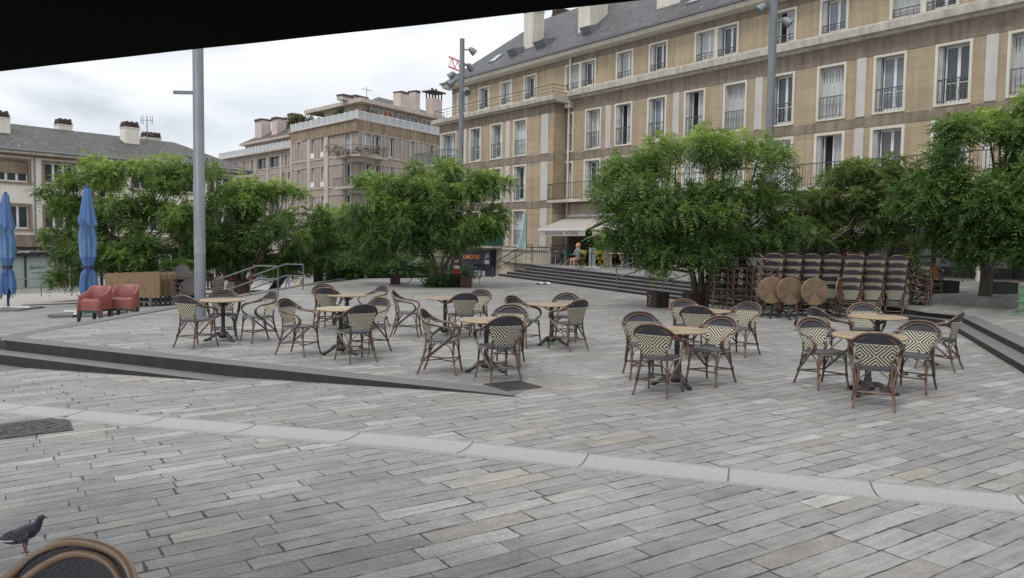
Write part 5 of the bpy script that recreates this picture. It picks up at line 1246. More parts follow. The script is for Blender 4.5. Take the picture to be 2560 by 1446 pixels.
# roof terrace and balcony plants of the pinkish building
for (px, py, Y, r_, nm, mt) in ((865,268,77,1.5,'green roof terrace shrub at the corner of the pinkish building','leaf'),(905,272,75,1.1,'reddish shrub on the roof terrace of the pinkish building','leaf_dry'),(760,285,82,1.6,'dry grey bush at the left end of the roof terrace','leaf_dry'),(805,283,80,1.0,'low dark bush on the roof terrace','leaf_dark'),(1024,303,80,.8,'yellow flowering plant on the roof terrace','leaf_warm'),(1068,312,84,1.0,'clipped dark green bush at the right end of the roof terrace','leaf_dark')):
    p = atY(px, py, Y); t = thing('potted_shrub', nm, 'shrub', (p.x,p.y,13.15)); hh = p.z-13.15
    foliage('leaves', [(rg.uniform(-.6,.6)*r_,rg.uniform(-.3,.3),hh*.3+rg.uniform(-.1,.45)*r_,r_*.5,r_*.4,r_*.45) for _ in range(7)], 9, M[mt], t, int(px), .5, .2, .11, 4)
    b = MB(); b.tube([(0,0,0),(0,0,max(.3,hh*.4))], .06, 5); b.build('stem', M['trunk'], t)
p0_ = MC+Vector((-.2,-1.0,9.7)); t = thing('balcony_plants', 'tangle of dry plants along the corner balcony railing', 'plants', p0_)
foliage('leaves', [(x,-.25+.15*abs(x)*.5-.1*(x<0),rg.uniform(.15,.65),.34,.16,.24) for x in np.linspace(-2.2,2.6,13)], 13, M['leaf_dry'], t, 77, .4, .14, .05, 4)

# ------------------------------------------------------------------ dark canvas overhead
t = thing('canopy', 'black underside of a canvas canopy hanging over the camera', 'canopy', (0,0,0))
pa, pb = at(-160,196,2.62), at(1640,-3,2.62); d_ = (pb-pa).normalized(); pa = pa-d_*1.5; pb = pb+d_*3.0; bk = Vector((-.05,-1,0))
b = MB(); q = [pa, pb, pb+bk*3.4, pa+bk*3.4]; up = Vector((0,0,.35)); 

def sag(i, j): return Vector((0,0,.0012*math.sin(i*.35)+.0006*math.sin(i*1.1+1)))*(1 if j == 0 else 4)
rows = [[(q[0].lerp(q[1], i/60)).lerp(q[3].lerp(q[2], i/60)+up, j/4)+sag(i, j) for i in range(61)] for j in range(5)]
b.grid(rows); b.grid([[p+Vector((0,0,.02)) for p in r[::-1]] for r in rows]); b.grid([[p+Vector((0,0,.02)) for p in rows[0]], rows[0]]); b.build('canvas', M['awning_shaded'], t)
b = MB(); b.tube([q[0]+Vector((0,0,.05))+bk*.06,q[1]+Vector((0,0,.05))+bk*.06], .03, 10); b.build('front_bar', M['black_bar'], t)

# ------------------------------------------------------------------ lamp posts
def spot(parent, p, d, s=1.0):
    b = MB(); p = Vector(p); d = Vector(d).normalized(); b.tube([p, p+Vector((d.x,d.y,0))*.32*s], .03*s, 6); c = p+Vector((d.x,d.y,0))*.38*s; e_ = d+Vector((0,0,-.9)); e_.normalize()
    b.tube([c-e_*.12*s, c-e_*.05*s, c+e_*.1*s, c+e_*.2*s], [.05*s,.11*s,.14*s,.15*s], 12); return b.build('spotlight', M['pole'], parent)
lp = thing('lamp_post', 'tall grey steel lamp post with a short side arm, nearest on the left', 'lamp post', at(501,793))
b = MB(); b.lathe([(.125,0),(.125,3.0),(.122,3.002),(.118,9.2)], 24); b.box(-.17,.17,-.17,.17,0,.02); b.build('pole', M['pole'], lp)
b = MB(); b.box(-.56,-.1,-.035,.035,5.09,5.16); b.build('side_arm', M['pole'], lp)
b = MB(); b.lathe([(.1265,1.45),(.1265,1.85)], 24); b.build('sticker_band', mat('faded_sticker', (.30,.32,.33), (.22,.24,.255), .6, scale=8), lp)
lp = thing('lamp_post', 'slim grey lamp post carrying five spotlights behind the middle tree', 'lamp post', at(1149,702))
b = MB(); b.lathe([(.12,0),(.12,5),(.115,11.4)], 16); b.build('pole', M['pole'], lp)
for z, d_ in ((10.9,(1,.1,0)),(10.2,(.7,.6,0)),(9.75,(-1,0,0)),(9.35,(-1,-.3,0)),(8.95,(.6,-1,0))): spot(lp, (0,0,z), d_, 1.15)
lp = thing('lamp_post', 'grey lamp post with two spotlights rising behind the wide green tree', 'lamp post', (8.1,24.4,.4))
b = MB(); b.lathe([(.125,0),(.125,5),(.12,12.5)], 16); b.build('pole', M['pole'], lp)
for z, d_ in ((8.95,(-1,-.1,0)),(8.5,(.9,-.4,0)),(9.9,(-.6,.7,0))): spot(lp, (0,0,z), d_, .95)

# ------------------------------------------------------------------ closed blue parasols
blue = mat('faded_blue_canvas', (.10,.19,.38), (.055,.115,.27), .85, scale=2.2, stretch=(1,1,.5)); bluel = mat('pale_faded_blue_canvas', (.16,.28,.44), (.085,.17,.34), .85, scale=3)
def parasol(label, base, h, seed):
    t = thing('closed_parasol', label, 'parasol', base, 0, 'closed blue parasols'); rg = np.random.default_rng(seed)
    b = MB(); b.lathe([(.04,0),(.04,h)], 10); b.lathe([(.05,h-.02),(.06,h+.05),(.02,h+.1)], 8); b.build('pole', M['white'], t)
    prof = [(.10,h),(.14,h-.25),(.215,h-.75),(.27,h-1.0),(.215,h-1.05),(.25,h-1.5),(.215,h-2.0),(.15,h-2.28),(.14,h-2.34),(.21,h-2.5),(.26,h-2.9),(.25,h-3.15)]
    prof = [(r, h-(h-z)*(h-.62)/3.15) for r, z in prof]
    rings = []; n = 72; ph = rg.uniform(0,6,4)
    for i, (r, z) in enumerate(prof):
        ring = []
        for k in range(n):
            a = 2*PI*k/n; am = min(1, i/3)*(0.1 if i in (7,8) else 1); f = 1+am*(.10-.34*abs(math.sin(4.5*a+ph[0]+i*.05))**1.5+.12*math.sin(5*a+ph[1]+i*.25)+.04*math.sin(13*a+i*1.3)); zz = z
            if i == len(prof)-1: zz += .13*math.sin(8*a+ph[0])+.10*math.sin(3*a+ph[2])
            if i in (3,): zz += .10*math.sin(8*a+ph[0])
            ring.append((r*f*math.cos(a), r*f*math.sin(a), zz))
        rings.append(ring)
    b.loft(rings[:4], False); b.mi = 1; b.loft(rings[3:7], False); b.mi = 0; b.loft(rings[6:], False); b.build('canopy', [blue, bluel], t)
    b = MB(); zt = prof[7][1]; b.lathe([(.19,zt-.05),(.19,zt+.02)], 16); b.tube([(.1,-.17,zt),(.16,-.26,zt-.2),(.10,-.24,zt-.35)], .02, 5); b.build('strap', mat('navy_strap', (.02,.03,.07)), t)
    b = MB(); b.box(-.8,.8,-.04,.04,.10,.16); b.box(-.04,.04,-.8,.8,.10,.16); b.build('cross_foot', M['white'], t)
    for i, (x, y) in enumerate(((-.45,-.45),(.45,-.45),(.45,.45),(-.45,.45))): b = MB(); b.box(x-.38,x+.38,y-.38,y+.38,0,.09); b.build('paving_weight', M['curb_top'], t)
parasol('closed blue parasol on a white pole, cut by the left edge of the picture', atlow(21,776), 4.25, 2)
parasol('closed blue parasol standing behind the red plastic armchairs', (-13.5,24.2,low(-13.5,24.2)), 4.05, 3)

# ------------------------------------------------------------------ red and green plastic armchairs
redp = mat('coral_red_plastic', (.28,.085,.072), (.22,.066,.058), .42, scale=2, spec=.5); grnp = mat('dark_green_plastic', (.012,.06,.04), (.010,.05,.033), .45)
def armchair(mtl):
    t = thing('plastic_armchair', '', 'armchair'); b = MB()
    # U-shaped wall: from front-left arm round the back to front-right
    path = []; hs = []
    for i in range(33):
        u = -1+2*i/32; a = abs(u)
        if a > .55: s_ = (a-.55)/.45; x = math.copysign(.325, u); y = .16-.46*s_
        else: th = u/.55*PI/2; x = .325*math.sin(th); y = .16+.16*math.cos(th)
        path.append((x, y)); hs.append(.60+.20*(1-sst(.35,.85,a))-.05*sst(.8,1,a))
    o_, i_ = [], []
    for (x, y), h in zip(path, hs):
        c = Vector((x, y)); nn = Vector((x, max(0,y-.05)*1.0)).normalized() if Vector((x,y)).length else Vector((0,1))
        o_.append([(x+nn.x*.03,y+nn.y*.03,.30),(x+nn.x*.02,y+nn.y*.02,h-.03),(x,y,h),(x-nn.x*.03,y-nn.y*.03,h-.02),(x-nn.x*.06,y-nn.y*.06,.40)])
    b.grid(o_); b.grid([[(o_[0][k][0], o_[0][k][1], o_[0][k][2]) for k in (0,1)],[(o_[0][4][0],o_[0][4][1],.30),(o_[0][3])]]); b.grid([[o_[-1][0],o_[-1][1]],[(o_[-1][4][0],o_[-1][4][1],.30),o_[-1][3]]])
    b.build('shell', mtl, t)
    b = MB(); b.grid([[(-.27+.54*j/8, -.31+.5*i/6, .445-.03*math.sin(PI*j/8)-(.05 if i == 0 else 0)+.0) for j in range(9)] for i in range(7)]); b.grid([[(-.32+.64*j/8,-.315,.40-.02*math.sin(PI*j/8)) for j in range(9)],[(-.33+.66*j/8,-.325,.24+.03*math.sin(PI*j/8)) for j in range(9)]])
    b.build('seat', mtl, t)
    for sx_, y in ((-1,-.29),(1,-.29),(-1,.27),(1,.27)):
        b = MB(); x = sx_*.315; xs_ = x if y < 0 else sx_*.25; b.loft([[(xs_-.05,y-.05,.34),(xs_+.05,y-.05,.34),(xs_+.05,y+.05,.34),(xs_-.05,y+.05,.34)],[(xs_+sx_*.03-.03,y-.05,0),(xs_+sx_*.03+.03,y-.05,0),(xs_+sx_*.03+.03,y+.02,0),(xs_+sx_*.03-.03,y+.02,0)]]); b.build('leg', mtl, t)
    return t
ac = {'r': armchair(redp), 'g': armchair(grnp)}; freeze_kids(); used = {'r': False, 'g': False}
for (px, py), rz, nm in (((228,806),-8,'left'),((300,800),10,'right')):
    p = atlow(px, py)
    for k, cc in enumerate(('g','r','r','r')):
        o = ac[cc] if not used[cc] else copy_tree(ac[cc]); used[cc] = True
        o.location = p+Vector((0,.3,.07*k)); o.rotation_euler = (0,0,D2R(rz))
        o['label'] = '%s plastic armchair, %s in the %s one of the two armchair stacks' % ({'r':'coral red','g':'dark green'}[cc], ('bottom','second up','third up','topmost')[k], nm); o['group'] = 'stacked plastic armchairs'
# upright wooden tabletops in a row
wd = mat('brown_table_wood', (.27,.18,.10), (.16,.10,.055), .6, scale=3, stretch=(6,1,.6)); 
for i in range(10):
    p = atlow(268+i*5.5, 772-.4*i); p = Vector((-14.95+i*.10, 28.2+i*.17, 0)); p.z = low(p.x,p.y)
    t = thing('folded_table', 'folded brown wooden table standing on edge, %s in the row by the red armchairs' % ('first','second','third','fourth','fifth','sixth','seventh','eighth','ninth','last')[i], 'table', p, D2R(-2), 'wooden tables folded up in a row')
    if i == 0: b = MB(); b.box(-.15,1.9,-.03,.03,.40,1.28)
    else: b = MB(); b.box(.0,1.78,-.03,.03,.42,1.28+.01*(i%2))
    b.build('table_top', wd, t)
    b = MB(); b.box(1.5,1.58,-.02,.08,0,.5); b.box(.2,.28,-.02,.08,0,.5); b.box(.2,1.58,.03,.07,.2,.25); b.build('leg_frame', M['steel'], t)
# grey rattan armchairs in stacks
rat = woven('dark_brown_rattan', (.085,.066,.058), (.045,.036,.032), 30); ratt = mat('grey_brown_tube', (.13,.11,.10), (.09,.075,.07), .4)
def rattan():
    t = thing('rattan_armchair', '', 'armchair'); b = MB(); b.box(-.24,.24,-.25,.22,.40,.445); b.build('seat', rat, t)
    b = MB(); rows = []
    for i in range(9):
        z = .46+.055*i; w_ = .23 if i < 7 else .23-.05*(i-6); rows.append([(-w_+2*w_*j/6, .22+(z-.45)*.28-.03*abs(j-3)/3, z) for j in range(7)])
    b.grid(rows); b.grid([[(p[0],p[1]+.02,p[2]) for p in r[::-1]] for r in rows]); b.tube([rows[0][0]]+[r[0] for r in rows]+rows[-1][1:-1]+[r[-1] for r in rows[::-1]], .014, 5); b.build('backrest', rat, t)
    for s_ in (-1,1):
        b = MB(); b.tube(smooth_path([(s_*.24,.30,.72),(s_*.29,.15,.68),(s_*.30,-.15,.67),(s_*.29,-.27,.60),(s_*.28,-.25,.42),(s_*.28,-.27,0)], 4), .015, 6); b.build('arm', ratt, t)
        b = MB(); b.tube([(s_*.25,.22,.44),(s_*.27,.30,0)], .015, 6); b.build('leg', ratt, t)
    return t
rt_ = rattan(); freeze_kids(); ru = False
for i, (px, Y, n, rz) in enumerate(((425,29.4,3,150),(455,27.0,4,20),(492,28.2,3,15),(535,28.6,2,-15),(560,26.6,1,-30),(475,24.6,2,25))):
    p = atY(px, 700, Y); p.z = low(p.x,p.y)
    if px in (425,455,492): p.z += .12
    for k in range(n):
        o = rt_ if not ru else copy_tree(rt_); ru = True
        o.location = p+Vector((0,0,.17*k)); o.rotation_euler = (0,0,D2R(rz)); o['group'] = 'dark rattan armchairs stacked behind the lamp post'
        o['label'] = 'dark rattan armchair, %s in the %s rattan stack from the left' % (('lowest','second up','third up','fourth up')[k], ('first','third','fourth','fifth','last','second')[i])
# ------------------------------------------------------------------ corten planters, boxes
def cube_box(name, label, cat, p, w_, h, m, rz=0, group=None, rim=.02):
    t = thing(name, label, cat, p, rz, group); b = MB(); a = w_/2
    b.box(-a,a,-a,a,0,h-.01); o = b.build('body', m, t)
    b = MB(); b.box(-a-.006,a+.006,-a-.006,-a+.03,h-.03,h+.012); b.box(-a-.006,a+.006,a-.03,a+.006,h-.03,h+.012); b.box(-a-.006,-a+.03,-a+.03,a-.03,h-.03,h+.012); b.box(a-.03,a+.006,-a+.03,a-.03,h-.03,h+.012); b.build('rim', m, t)
    return t
G_ = 'rusted steel cube seats'
cube_box('steel_cube_seat', 'rusted steel cube left of the bicycle', 'seat', at(988,711), .40, .42, M['corten'], .1, G_)
cube_box('steel_cube_seat', 'rusted steel cube carrying the traffic cone beside the folded chairs', 'seat', at(1141,716), .42, .52, M['corten'], .0, G_)
cube_box('steel_cube_seat', 'rusted steel cube with a pale top edge, right of the traffic cone', 'seat', at(1163,719), .46, .42, M['corten'], .25, G_)
t = cube_box('steel_cube_seat', 'dark steel cube with a white graffiti tag at the foot of the stairs', 'seat', at(1644,768), .46, .43, M['corten'], .5, G_)
b = MB(); b.tube([(-.236,.12,.36),(-.236,.02,.3),(-.236,.14,.24),(-.236,.0,.2),(-.236,.13,.13),(-.236,.03,.07)], .008, 4); b.build('graffiti', M['white'], t)
cube_box('steel_cube_seat', 'rusted steel cube partly hidden by the stacked chairs', 'seat', at(1742,772)+Vector((-.15,-.1,0)), .46, .45, M['corten'], .3, G_)
for (pa_, pb_), z, nm in ((((2340,745),(2392,745)),.42,'black planter box left of the forked tree trunk'),(((2492,750),(2540,750)),.42,'black planter box right of the forked tree trunk')):
    a_, c_ = at(*pa_, z), at(*pb_, z); cube_box('planter_box', nm, 'planter', (a_+c_)/2+Vector((0,.3,0)), (c_-a_).length, .48, M['dark_box'], -.1, 'black planter boxes on the terrace')
# rusted planter with curved arms
pp = Vector((atY(602,742,34).x, 34, low(-12.3,34))); t = thing('sculptural_planter', 'rusted steel planter with two red curved arms holding the tree', 'planter', pp)
b = MB(); b.lathe([(.42,0),(.42,.75),(.36,.76),(.36,.7),(.001,.7)], 20); b.build('drum', M['corten'], t)
redc = mat('red_painted_steel', (.26,.055,.045), (.17,.04,.035), .6, scale=4)
for s_, hx, hz in ((-1,.95,1.75),(1,.95,1.7)):
    b = MB(); L_ = smooth_path([(s_*.25,0,.55),(s_*.48,0,.85),(s_*.78,0,1.25),(s_*hx,0,hz),(s_*(hx-.02),0,hz+.3)], 4); n = len(L_)
    rings = []
    for i, p in enumerate(L_):
        w_ = .15-.07*i/n; d = (L_[min(i+1,n-1)]-L_[max(i-1,0)]).normalized(); q_ = Vector((-d.z,0,d.x)); rings.append([p+q_*w_-Vector((0,.12,0)), p+q_*w_+Vector((0,.12,0)), p-q_*w_+Vector((0,.12,0)), p-q_*w_-Vector((0,.12,0))])
    b.loft(rings, True, False); b.build('arm', redc, t)
bn = thing('slanted_bench', 'long dark bench with a slanted leg behind the ramp railings', 'bench', Vector((-10.6,36.5,low(-10.6,36.5))))
b = MB(); b.box(-1.9,1.6,-.25,.25,.0,.12); b.build('base', M['dark_box'], bn)
b = MB(); b.add([(-1.1,-.2,.12),(-.7,-.2,.12),(.1,-.2,1.35),(-.3,-.2,1.35),(-1.1,.2,.12),(-.7,.2,.12),(.1,.2,1.35),(-.3,.2,1.35)], [(0,1,2,3),(7,6,5,4),(0,4,5,1),(1,5,6,2),(2,6,7,3),(3,7,4,0)]); b.box(-.3,1.5,-.2,.2,1.25,1.37); b.box(1.1,1.45,-.2,.2,.12,1.25); b.build('slanted_frame', M['dark_box'], bn)

# ------------------------------------------------------------------ railings
def rail_at(name, label, Y, polys, posts, base):
    t = thing(name, label, 'handrail', atY(posts[-1][0], posts[-1][2], Y)); inv = t.location
    for k, pl in enumerate(polys):
        b = MB(); b.tube([atY(x,y,Y)-inv for x, y in pl], .026, 8); b.build('top_rail' if k == 0 else 'middle_rail', M['steel'], t)
    for x, y0, y1 in posts:
        b = MB(); a_ = atY(x,y0,Y); c_ = atY(x,y1,Y); b.tube([a_-inv, Vector((a_.x,a_.y,c_.z))-inv], .024, 8); b.build('post', M['steel'], t)
rail_at('handrail', 'grey steel ramp handrail nearer the lamp post', 24.6, [[(542,700),(645,665),(695,667)],[(565,727),(645,698),(695,699)]], [(625,674,742),(695,667,750)], 0)
rail_at('handrail', 'grey steel ramp handrail farther right, beside the seated dog', 28.0, [[(630,691),(714,661),(758,662)],[(630,722),(714,690),(758,691)]], [(758,662,725)], 0)
def stair_rail(label, s, z1):
    p = STA.lerp(STB, s)-SN*.1; t = thing('handrail', label, 'handrail', (p.x,p.y,0), ang(SN))
    for nm, h in (('top_rail',.98),('middle_rail',.55)):
        b = MB(); b.tube([(0,0,h),(.25,0,h+.03),(2.6,0,h+z1),(3.2,0,h+z1)] if nm == 'top_rail' else [(0,0,h),(2.6,0,h+z1)], .024, 8); b.build(nm, M['steel'], t)
    for x, z in ((0,0),(2.0,z1*.8-.1)): b = MB(); b.tube([(x,0,z),(x,0,z+.98+z1*x/2.6*.2)], .024, 8); b.build('post', M['steel'], t)
stair_rail('steel handrail climbing the stairs, in front of the cafe totem', .715, .75); stair_rail('steel handrail climbing the stairs right of the first, behind the steel cube', .885, .68)
t = thing('handrail', 'dark handrail climbing along the pale plinth wall at the left end of the stairs', 'handrail', (0,0,0))
pts = [bl(-3.7,-1.15,.75), bl(-1.0,-1.25,1.75), bl(-.3,-1.25,1.75)]
b = MB(); b.tube(pts, .03, 6); b.build('top_rail', M['shop_dark'], t); b = MB(); b.tube([p-Vector((0,0,.45)) for p in pts], .025, 6); b.build('middle_rail', M['shop_dark'], t)
for tt, zz in ((-3.7,.75),(-1.9,1.42),(-.35,1.75)): b = MB(); p = bl(tt,-1.2,0); b.tube([(p.x,p.y,-.2),(p.x,p.y,zz)], .025, 6); b.build('post', M['shop_dark'], t)
t = thing('balustrade', 'black vertical bar fence enclosing the bakery terrace', 'fence', (0,0,0)); b = MB()
for i in range(26):
    p = bl(1.3+.0, -1.2-.0, .75)+(Vector((.95,-.35,0))*0)+BX*(i*.14); b.tube([p, p+Vector((0,0,1.0))], .012, 4)
a_, c_ = bl(1.3,-1.2,1.75), bl(4.8,-1.2,1.75); b.tube([a_,c_], .02, 5); b.tube([a_-Vector((0,0,.9)),c_-Vector((0,0,.9))], .015, 5)
for i in range(8): p = bl(1.3,-1.2-i*.14,.75); b.tube([p,p+Vector((0,0,1.0))], .012, 4)
b.build('bars', M['black_iron'], t)
# ------------------------------------------------------------------ bicycle
def wheel(b, c, R=.33):
    b.tube([(c[0]+R*math.cos(2*PI*k/28), c[1], c[2]+R*math.sin(2*PI*k/28)) for k in range(28)], .019, 6, True)
bk_ = thing('bicycle', 'black bicycle with a green basket leaning behind the pale tree stems', 'bicycle', at(1030,712)+Vector((.15,.25,0)), .12)
for x in (-.52,.52):
    b = MB(); wheel(b, (x,0,.34)); o = b.build('wheel', M['black_iron'], bk_)
    b = MB()
    for k in range(12): a = 2*PI*k/12; b.tube([(x,0,.34),(x+.31*math.cos(a),0,.34+.31*math.sin(a))], .003, 3)
    b.lathe([(.02,-.04),(.02,.04)], 8, (0,0,0)) if False else b.tube([(x,-.05,.34),(x,.05,.34)], .02, 6); b.build('spokes', M['steel'], o)
b = MB()
for L_ in ([(-.52,0,.34),(-.40,0,.78),(-.37,0,.98)],[(-.41,0,.75),(.16,0,.72)],[(-.45,0,.62),(.05,0,.30)],[(.05,0,.30),(.2,0,.84)],[(.05,0,.30),(.52,0,.34),(.16,0,.70)]): b.tube(L_, .016, 6)
b.build('frame', M['dark_box'], bk_); b = MB(); b.tube([(-.3,-.27,1.0),(-.36,-.2,1.02),(-.37,0,.99),(-.36,.2,1.02),(-.3,.27,1.0)], .013, 6); b.build('handlebar', M['steel'], bk_)
b = MB(); b.loft([[(.08,-.05,.86),(.34,-.09,.87),(.34,.09,.87),(.08,.05,.86)],[(.08,-.04,.90),(.34,-.08,.92),(.34,.08,.92),(.08,.04,.90)]]); b.build('saddle', M['dark_box'], bk_)
b = MB(); b.box(-.72,-.44,-.2,.2,.70,.72); b.box(-.72,-.70,-.2,.2,.72,.98); b.box(-.46,-.44,-.2,.2,.72,.98); b.box(-.70,-.46,-.2,-.18,.72,.98); b.box(-.70,-.46,.18,.2,.72,.98); b.build('basket', mat('green_basket', (.05,.14,.09), (.035,.10,.065), .7, scale=20), bk_)
# ------------------------------------------------------------------ traffic cone, folded chair stack, silver chair
def cone():
    t = thing('traffic_cone', 'red and white traffic cone standing on a rusted steel cube', 'cone', at(1141,716)+Vector((0,0,.535)))
    rd = mat('cone_red', (.42,.05,.035)); b = MB(); b.lathe([(.20,.02),(.17,.05)], 16); b.box(-.22,.22,-.22,.22,0,.02)
    for k, (r0, z0, r1, z1) in enumerate(((.17,.05,.145,.2),(.145,.2,.12,.34),(.12,.34,.10,.46),(.10,.46,.08,.58),(.08,.58,.045,.78))): b.mi = k % 2; b.lathe([(r0,z0),(r1,z1)], 16)
    b.build('cone_body', [rd, M['white']], t)
cone()
def metal_chair(name, label, p, rz, m, m2=None, group=None, fold=False, high=False):
    t = thing(name, label, 'chair', p, rz, group); m2 = m2 or m
    b = MB()
    if fold: b.box(-.2,.2,-.2,.19,.44,.46)
    else: b.box(-.21,.21,-.22,.2,.43,.455)
    b.build('seat', m2, t)
    b = MB()
    if fold:
        b.box(-.2,.2,.23,.245,.66,.84); b.build('backrest', m2, t)
        for s_ in (-1,1):
            b = MB(); b.tube([(s_*.21,.25,.86),(s_*.21,.12,.46),(s_*.21,-.24,0)], .012, 5); b.tube([(s_*.19,-.2,.45),(s_*.19,.26,0)], .012, 5); b.build('leg', m, t)
    else:
        rows = []
        for i in range(5): z = .55+.07*i; rows.append([(-.2+.4*j/6, .24+(z-.5)*.2-.03*abs(j-3)/3, z) for j in range(7)])
        for r in rows[::1]: b.tube(r, .012, 5)
        b.tube(smooth_path([(-.21,.2,.45),(-.22,.26,.75),(-.15,.30,.86),(.15,.30,.86),(.22,.26,.75),(.21,.2,.45)], 4), .014, 6); b.build('backrest', m2, t)
        for s_ in (-1,1):
            b = MB(); b.tube(smooth_path([(s_*.22,.27,.68),(s_*.27,.05,.67),(s_*.27,-.2,.64),(s_*.24,-.22,.45),(s_*.24,-.25,0)], 4), .013, 6); b.tube([(s_*.21,.2,.45),(s_*.22,.28,0)], .013, 6); b.build('leg', m, t)
    return t
mc_ = metal_chair('metal_chair', 'silver metal chair standing right of the traffic cone', at(1172,713)+Vector((.1,.5,0)), .6, M['steel'])
freeze_kids(); tiltm = mat('reddish_metal', (.30,.17,.15), (.2,.12,.11), .35, metal=.6)
p = at(1128,712)+Vector((0,.5,0))
for k in range(8):
    o = copy_tree(mc_); o.location = p+Vector((.05*k*.3,0,.105*k)); o.rotation_euler = (D2R(0),0,D2R(-60)); o['group'] = 'metal chairs stacked beside the traffic cone'
    o['label'] = 'metal chair number %s from the ground in the leaning stack beside the traffic cone' % ('one','two','three','four','five','six','seven','eight')[k]
o = copy_tree(mc_); o.location = at(1108,714)+Vector((.0,2.5,0)); o['label'] = 'silver metal chair standing behind the tree, left of the leaning chair stack'
# ------------------------------------------------------------------ feather flag, heater totem, litter
t = thing('feather_flag', 'pale teal feather flag on a thin pole at the top left of the stairs', 'flag', at(1314,662,.66))
flagm = mat('teal_flag', (.27,.43,.44), (.36,.52,.52), .8, scale=2.5); b = MB(); rows = []
for i in range(13):
    u = i/12; z = .9+1.85*u; w_ = .48*(1-.62*u); rows.append([(-w_*j/6+.0+.03*math.sin(j+u*4), .04*math.sin(j*.9+u*3), z+.08*(j/6)*(u > .9)) for j in range(7)])
b.grid(rows); b.grid([[(p[0],p[1]+.006,p[2]) for p in r[::-1]] for r in rows]); b.build('sail', flagm, t); b = MB(); b.tube([(.02,0,0),(.02,0,2.3),(0,0,2.75),(-.14,0,2.86)], .014, 6); b.box(-.2,.24,-.2,.2,0,.03); b.build('pole', M['dark_box'], t)
t = thing('totem_heater', 'slim grey totem on a pale round foot at the top of the stairs', 'totem', at(1480,672,.64), .3)
b = MB(); b.box(-.15,.15,-.05,.05,.12,1.02); b.build('column', mat('totem_grey', (.42,.45,.45)), t); b = MB(); b.box(-.11,.11,-.058,-.05,.2,.96); b.build('panel', mat('totem_panel', (.28,.30,.29), (.2,.22,.21), .4, scale=18), t)
b = MB(); b.lathe([(.42,0),(.40,.05),(.25,.09),(.1,.13),(.001,.135)], 20); b.build('foot', mat('pale_foot', (.52,.56,.56)), t)
t = thing('litter', 'crumpled white paper lying before the stairs', 'litter', at(1357,711)); b = MB(); g = random.Random(2)
b.grid([[(-.35+.7*i/7+g.uniform(-.03,.03), -.25+.5*j/5+g.uniform(-.04,.04), .015+g.uniform(0,.09)) for i in range(8)] for j in range(6)]); b.build('paper', M['white'], t)
# ------------------------------------------------------------------ cafe terrace furniture
yel = mat('yellow_paint', (.62,.40,.05), (.55,.35,.04), .5); pale = mat('beige_paint', (.50,.45,.36)); prp = mat('plum_paint', (.16,.08,.11)); drk = M['rail_dark']
def tz(px, py): return at(px, py, .70)
for i, (px, py, rz, m_, m2_, nm) in enumerate(((1505,668,40,yel,yel,'yellow folding chair right of the grey totem'),(1530,662,-20,yel,yel,'yellow folding chair in the middle of the cafe terrace'),(1450,668,200,yel,yel,'yellow folding chair where the woman with blond hair sits'),(1545,655,90,yel,yel,'yellow folding chair farther back on the terrace'),(1410,668,130,pale,M['shop_dark'],'beige folding chair with a dark seat left of the seated woman'),(1490,655,20,yel,pale,'beige and yellow folding chair behind the totem'),(1560,670,60,pale,M['shop_dark'],'beige folding chair with dark seat before the pale column'))):
    metal_chair('folding_chair', nm, tz(px,py), D2R(rz), m_, m2_, 'folding chairs on the cafe terrace', True)
for px, py, rz, m_, nm in ((1380,660,120,M['white'],'white round backed chair beside the black fence'),(1585,668,200,M['white'],'white legged armchair near the second handrail'),(1610,662,150,prp,'plum armchair near the second handrail'),(1475,660,180,drk,'dark armchair with the man in navy'),(1650,655,30,M['maroon'],'maroon chair behind the hanging branch')):
    metal_chair('terrace_armchair', nm, tz(px,py), D2R(rz), m_, m_, 'armchairs on the cafe terrace')
def cafe_table(label, p, m, rz=0):
    t = thing('cafe_table', label, 'table', p, rz, 'small tables on the cafe terrace'); b = MB(); b.box(-.32,.32,-.32,.32,.71,.735); b.build('table_top', m, t)
    for s_ in (-1,1): b = MB(); b.tube([(s_*.25,-.25,0),(s_*.25,.25,.71)], .012, 5); b.tube([(s_*.25,.25,0),(s_*.25,-.25,.71)], .012, 5); b.build('leg', m, t)
for px, py, m_, nm in ((1400,662,pale,'beige table left of the seated woman'),(1465,670,drk,'dark table in front of the seated woman'),(1520,655,M['maroon'],'maroon table among the yellow chairs'),(1590,660,prp,'plum table near the second handrail'),(1540,672,pale,'beige table between the totem and the column')): cafe_table(nm, tz(px,py), m_)
# ------------------------------------------------------------------ people, dog, birds
skin = mat('skin', (.52,.31,.22), (.47,.27,.19), .5)
def figure(label, loc, rz, J, R, E_, regions, hair=None, hairm=None, category='person', name='person', scale=1):
    """J joints, R radii, E_ edges; regions: list of (test(co), material index)"""
    t = thing(name, label, category, loc, rz)
    me = bpy.data.meshes.new('body'); keys = list(J); me.from_pydata([J[k] for k in keys], [(keys.index(a), keys.index(c)) for a, c in E_], [])
    ob_ = link(bpy.data.objects.new('body', me)); sk = ob_.modifiers.new('s', 'SKIN'); ss = ob_.modifiers.new('d', 'SUBSURF'); ss.levels = 2; ss.render_levels = 2
    for i, k in enumerate(keys): me.skin_vertices[0].data[i].radius = R[k] if isinstance(R[k], tuple) else (R[k], R[k])
    me.skin_vertices[0].data[0].use_root = True; bpy.context.view_layer.update()
    nm = bpy.data.meshes.new_from_object(ob_.evaluated_get(bpy.context.evaluated_depsgraph_get())); bpy.data.objects.remove(ob_)
    nm.materials.clear(); mats, fn_ = regions
    for m_ in mats: nm.materials.append(m_)
    for p in nm.polygons: p.material_index = fn_(p.center); p.use_smooth = True
    o = link(bpy.data.objects.new('body', nm)); o.parent = t
    if hair:
        for nm_, pts, r, m_ in hair:
            b = MB(); b.tube(pts, r, 10); b.build(nm_, m_, t)
    return t
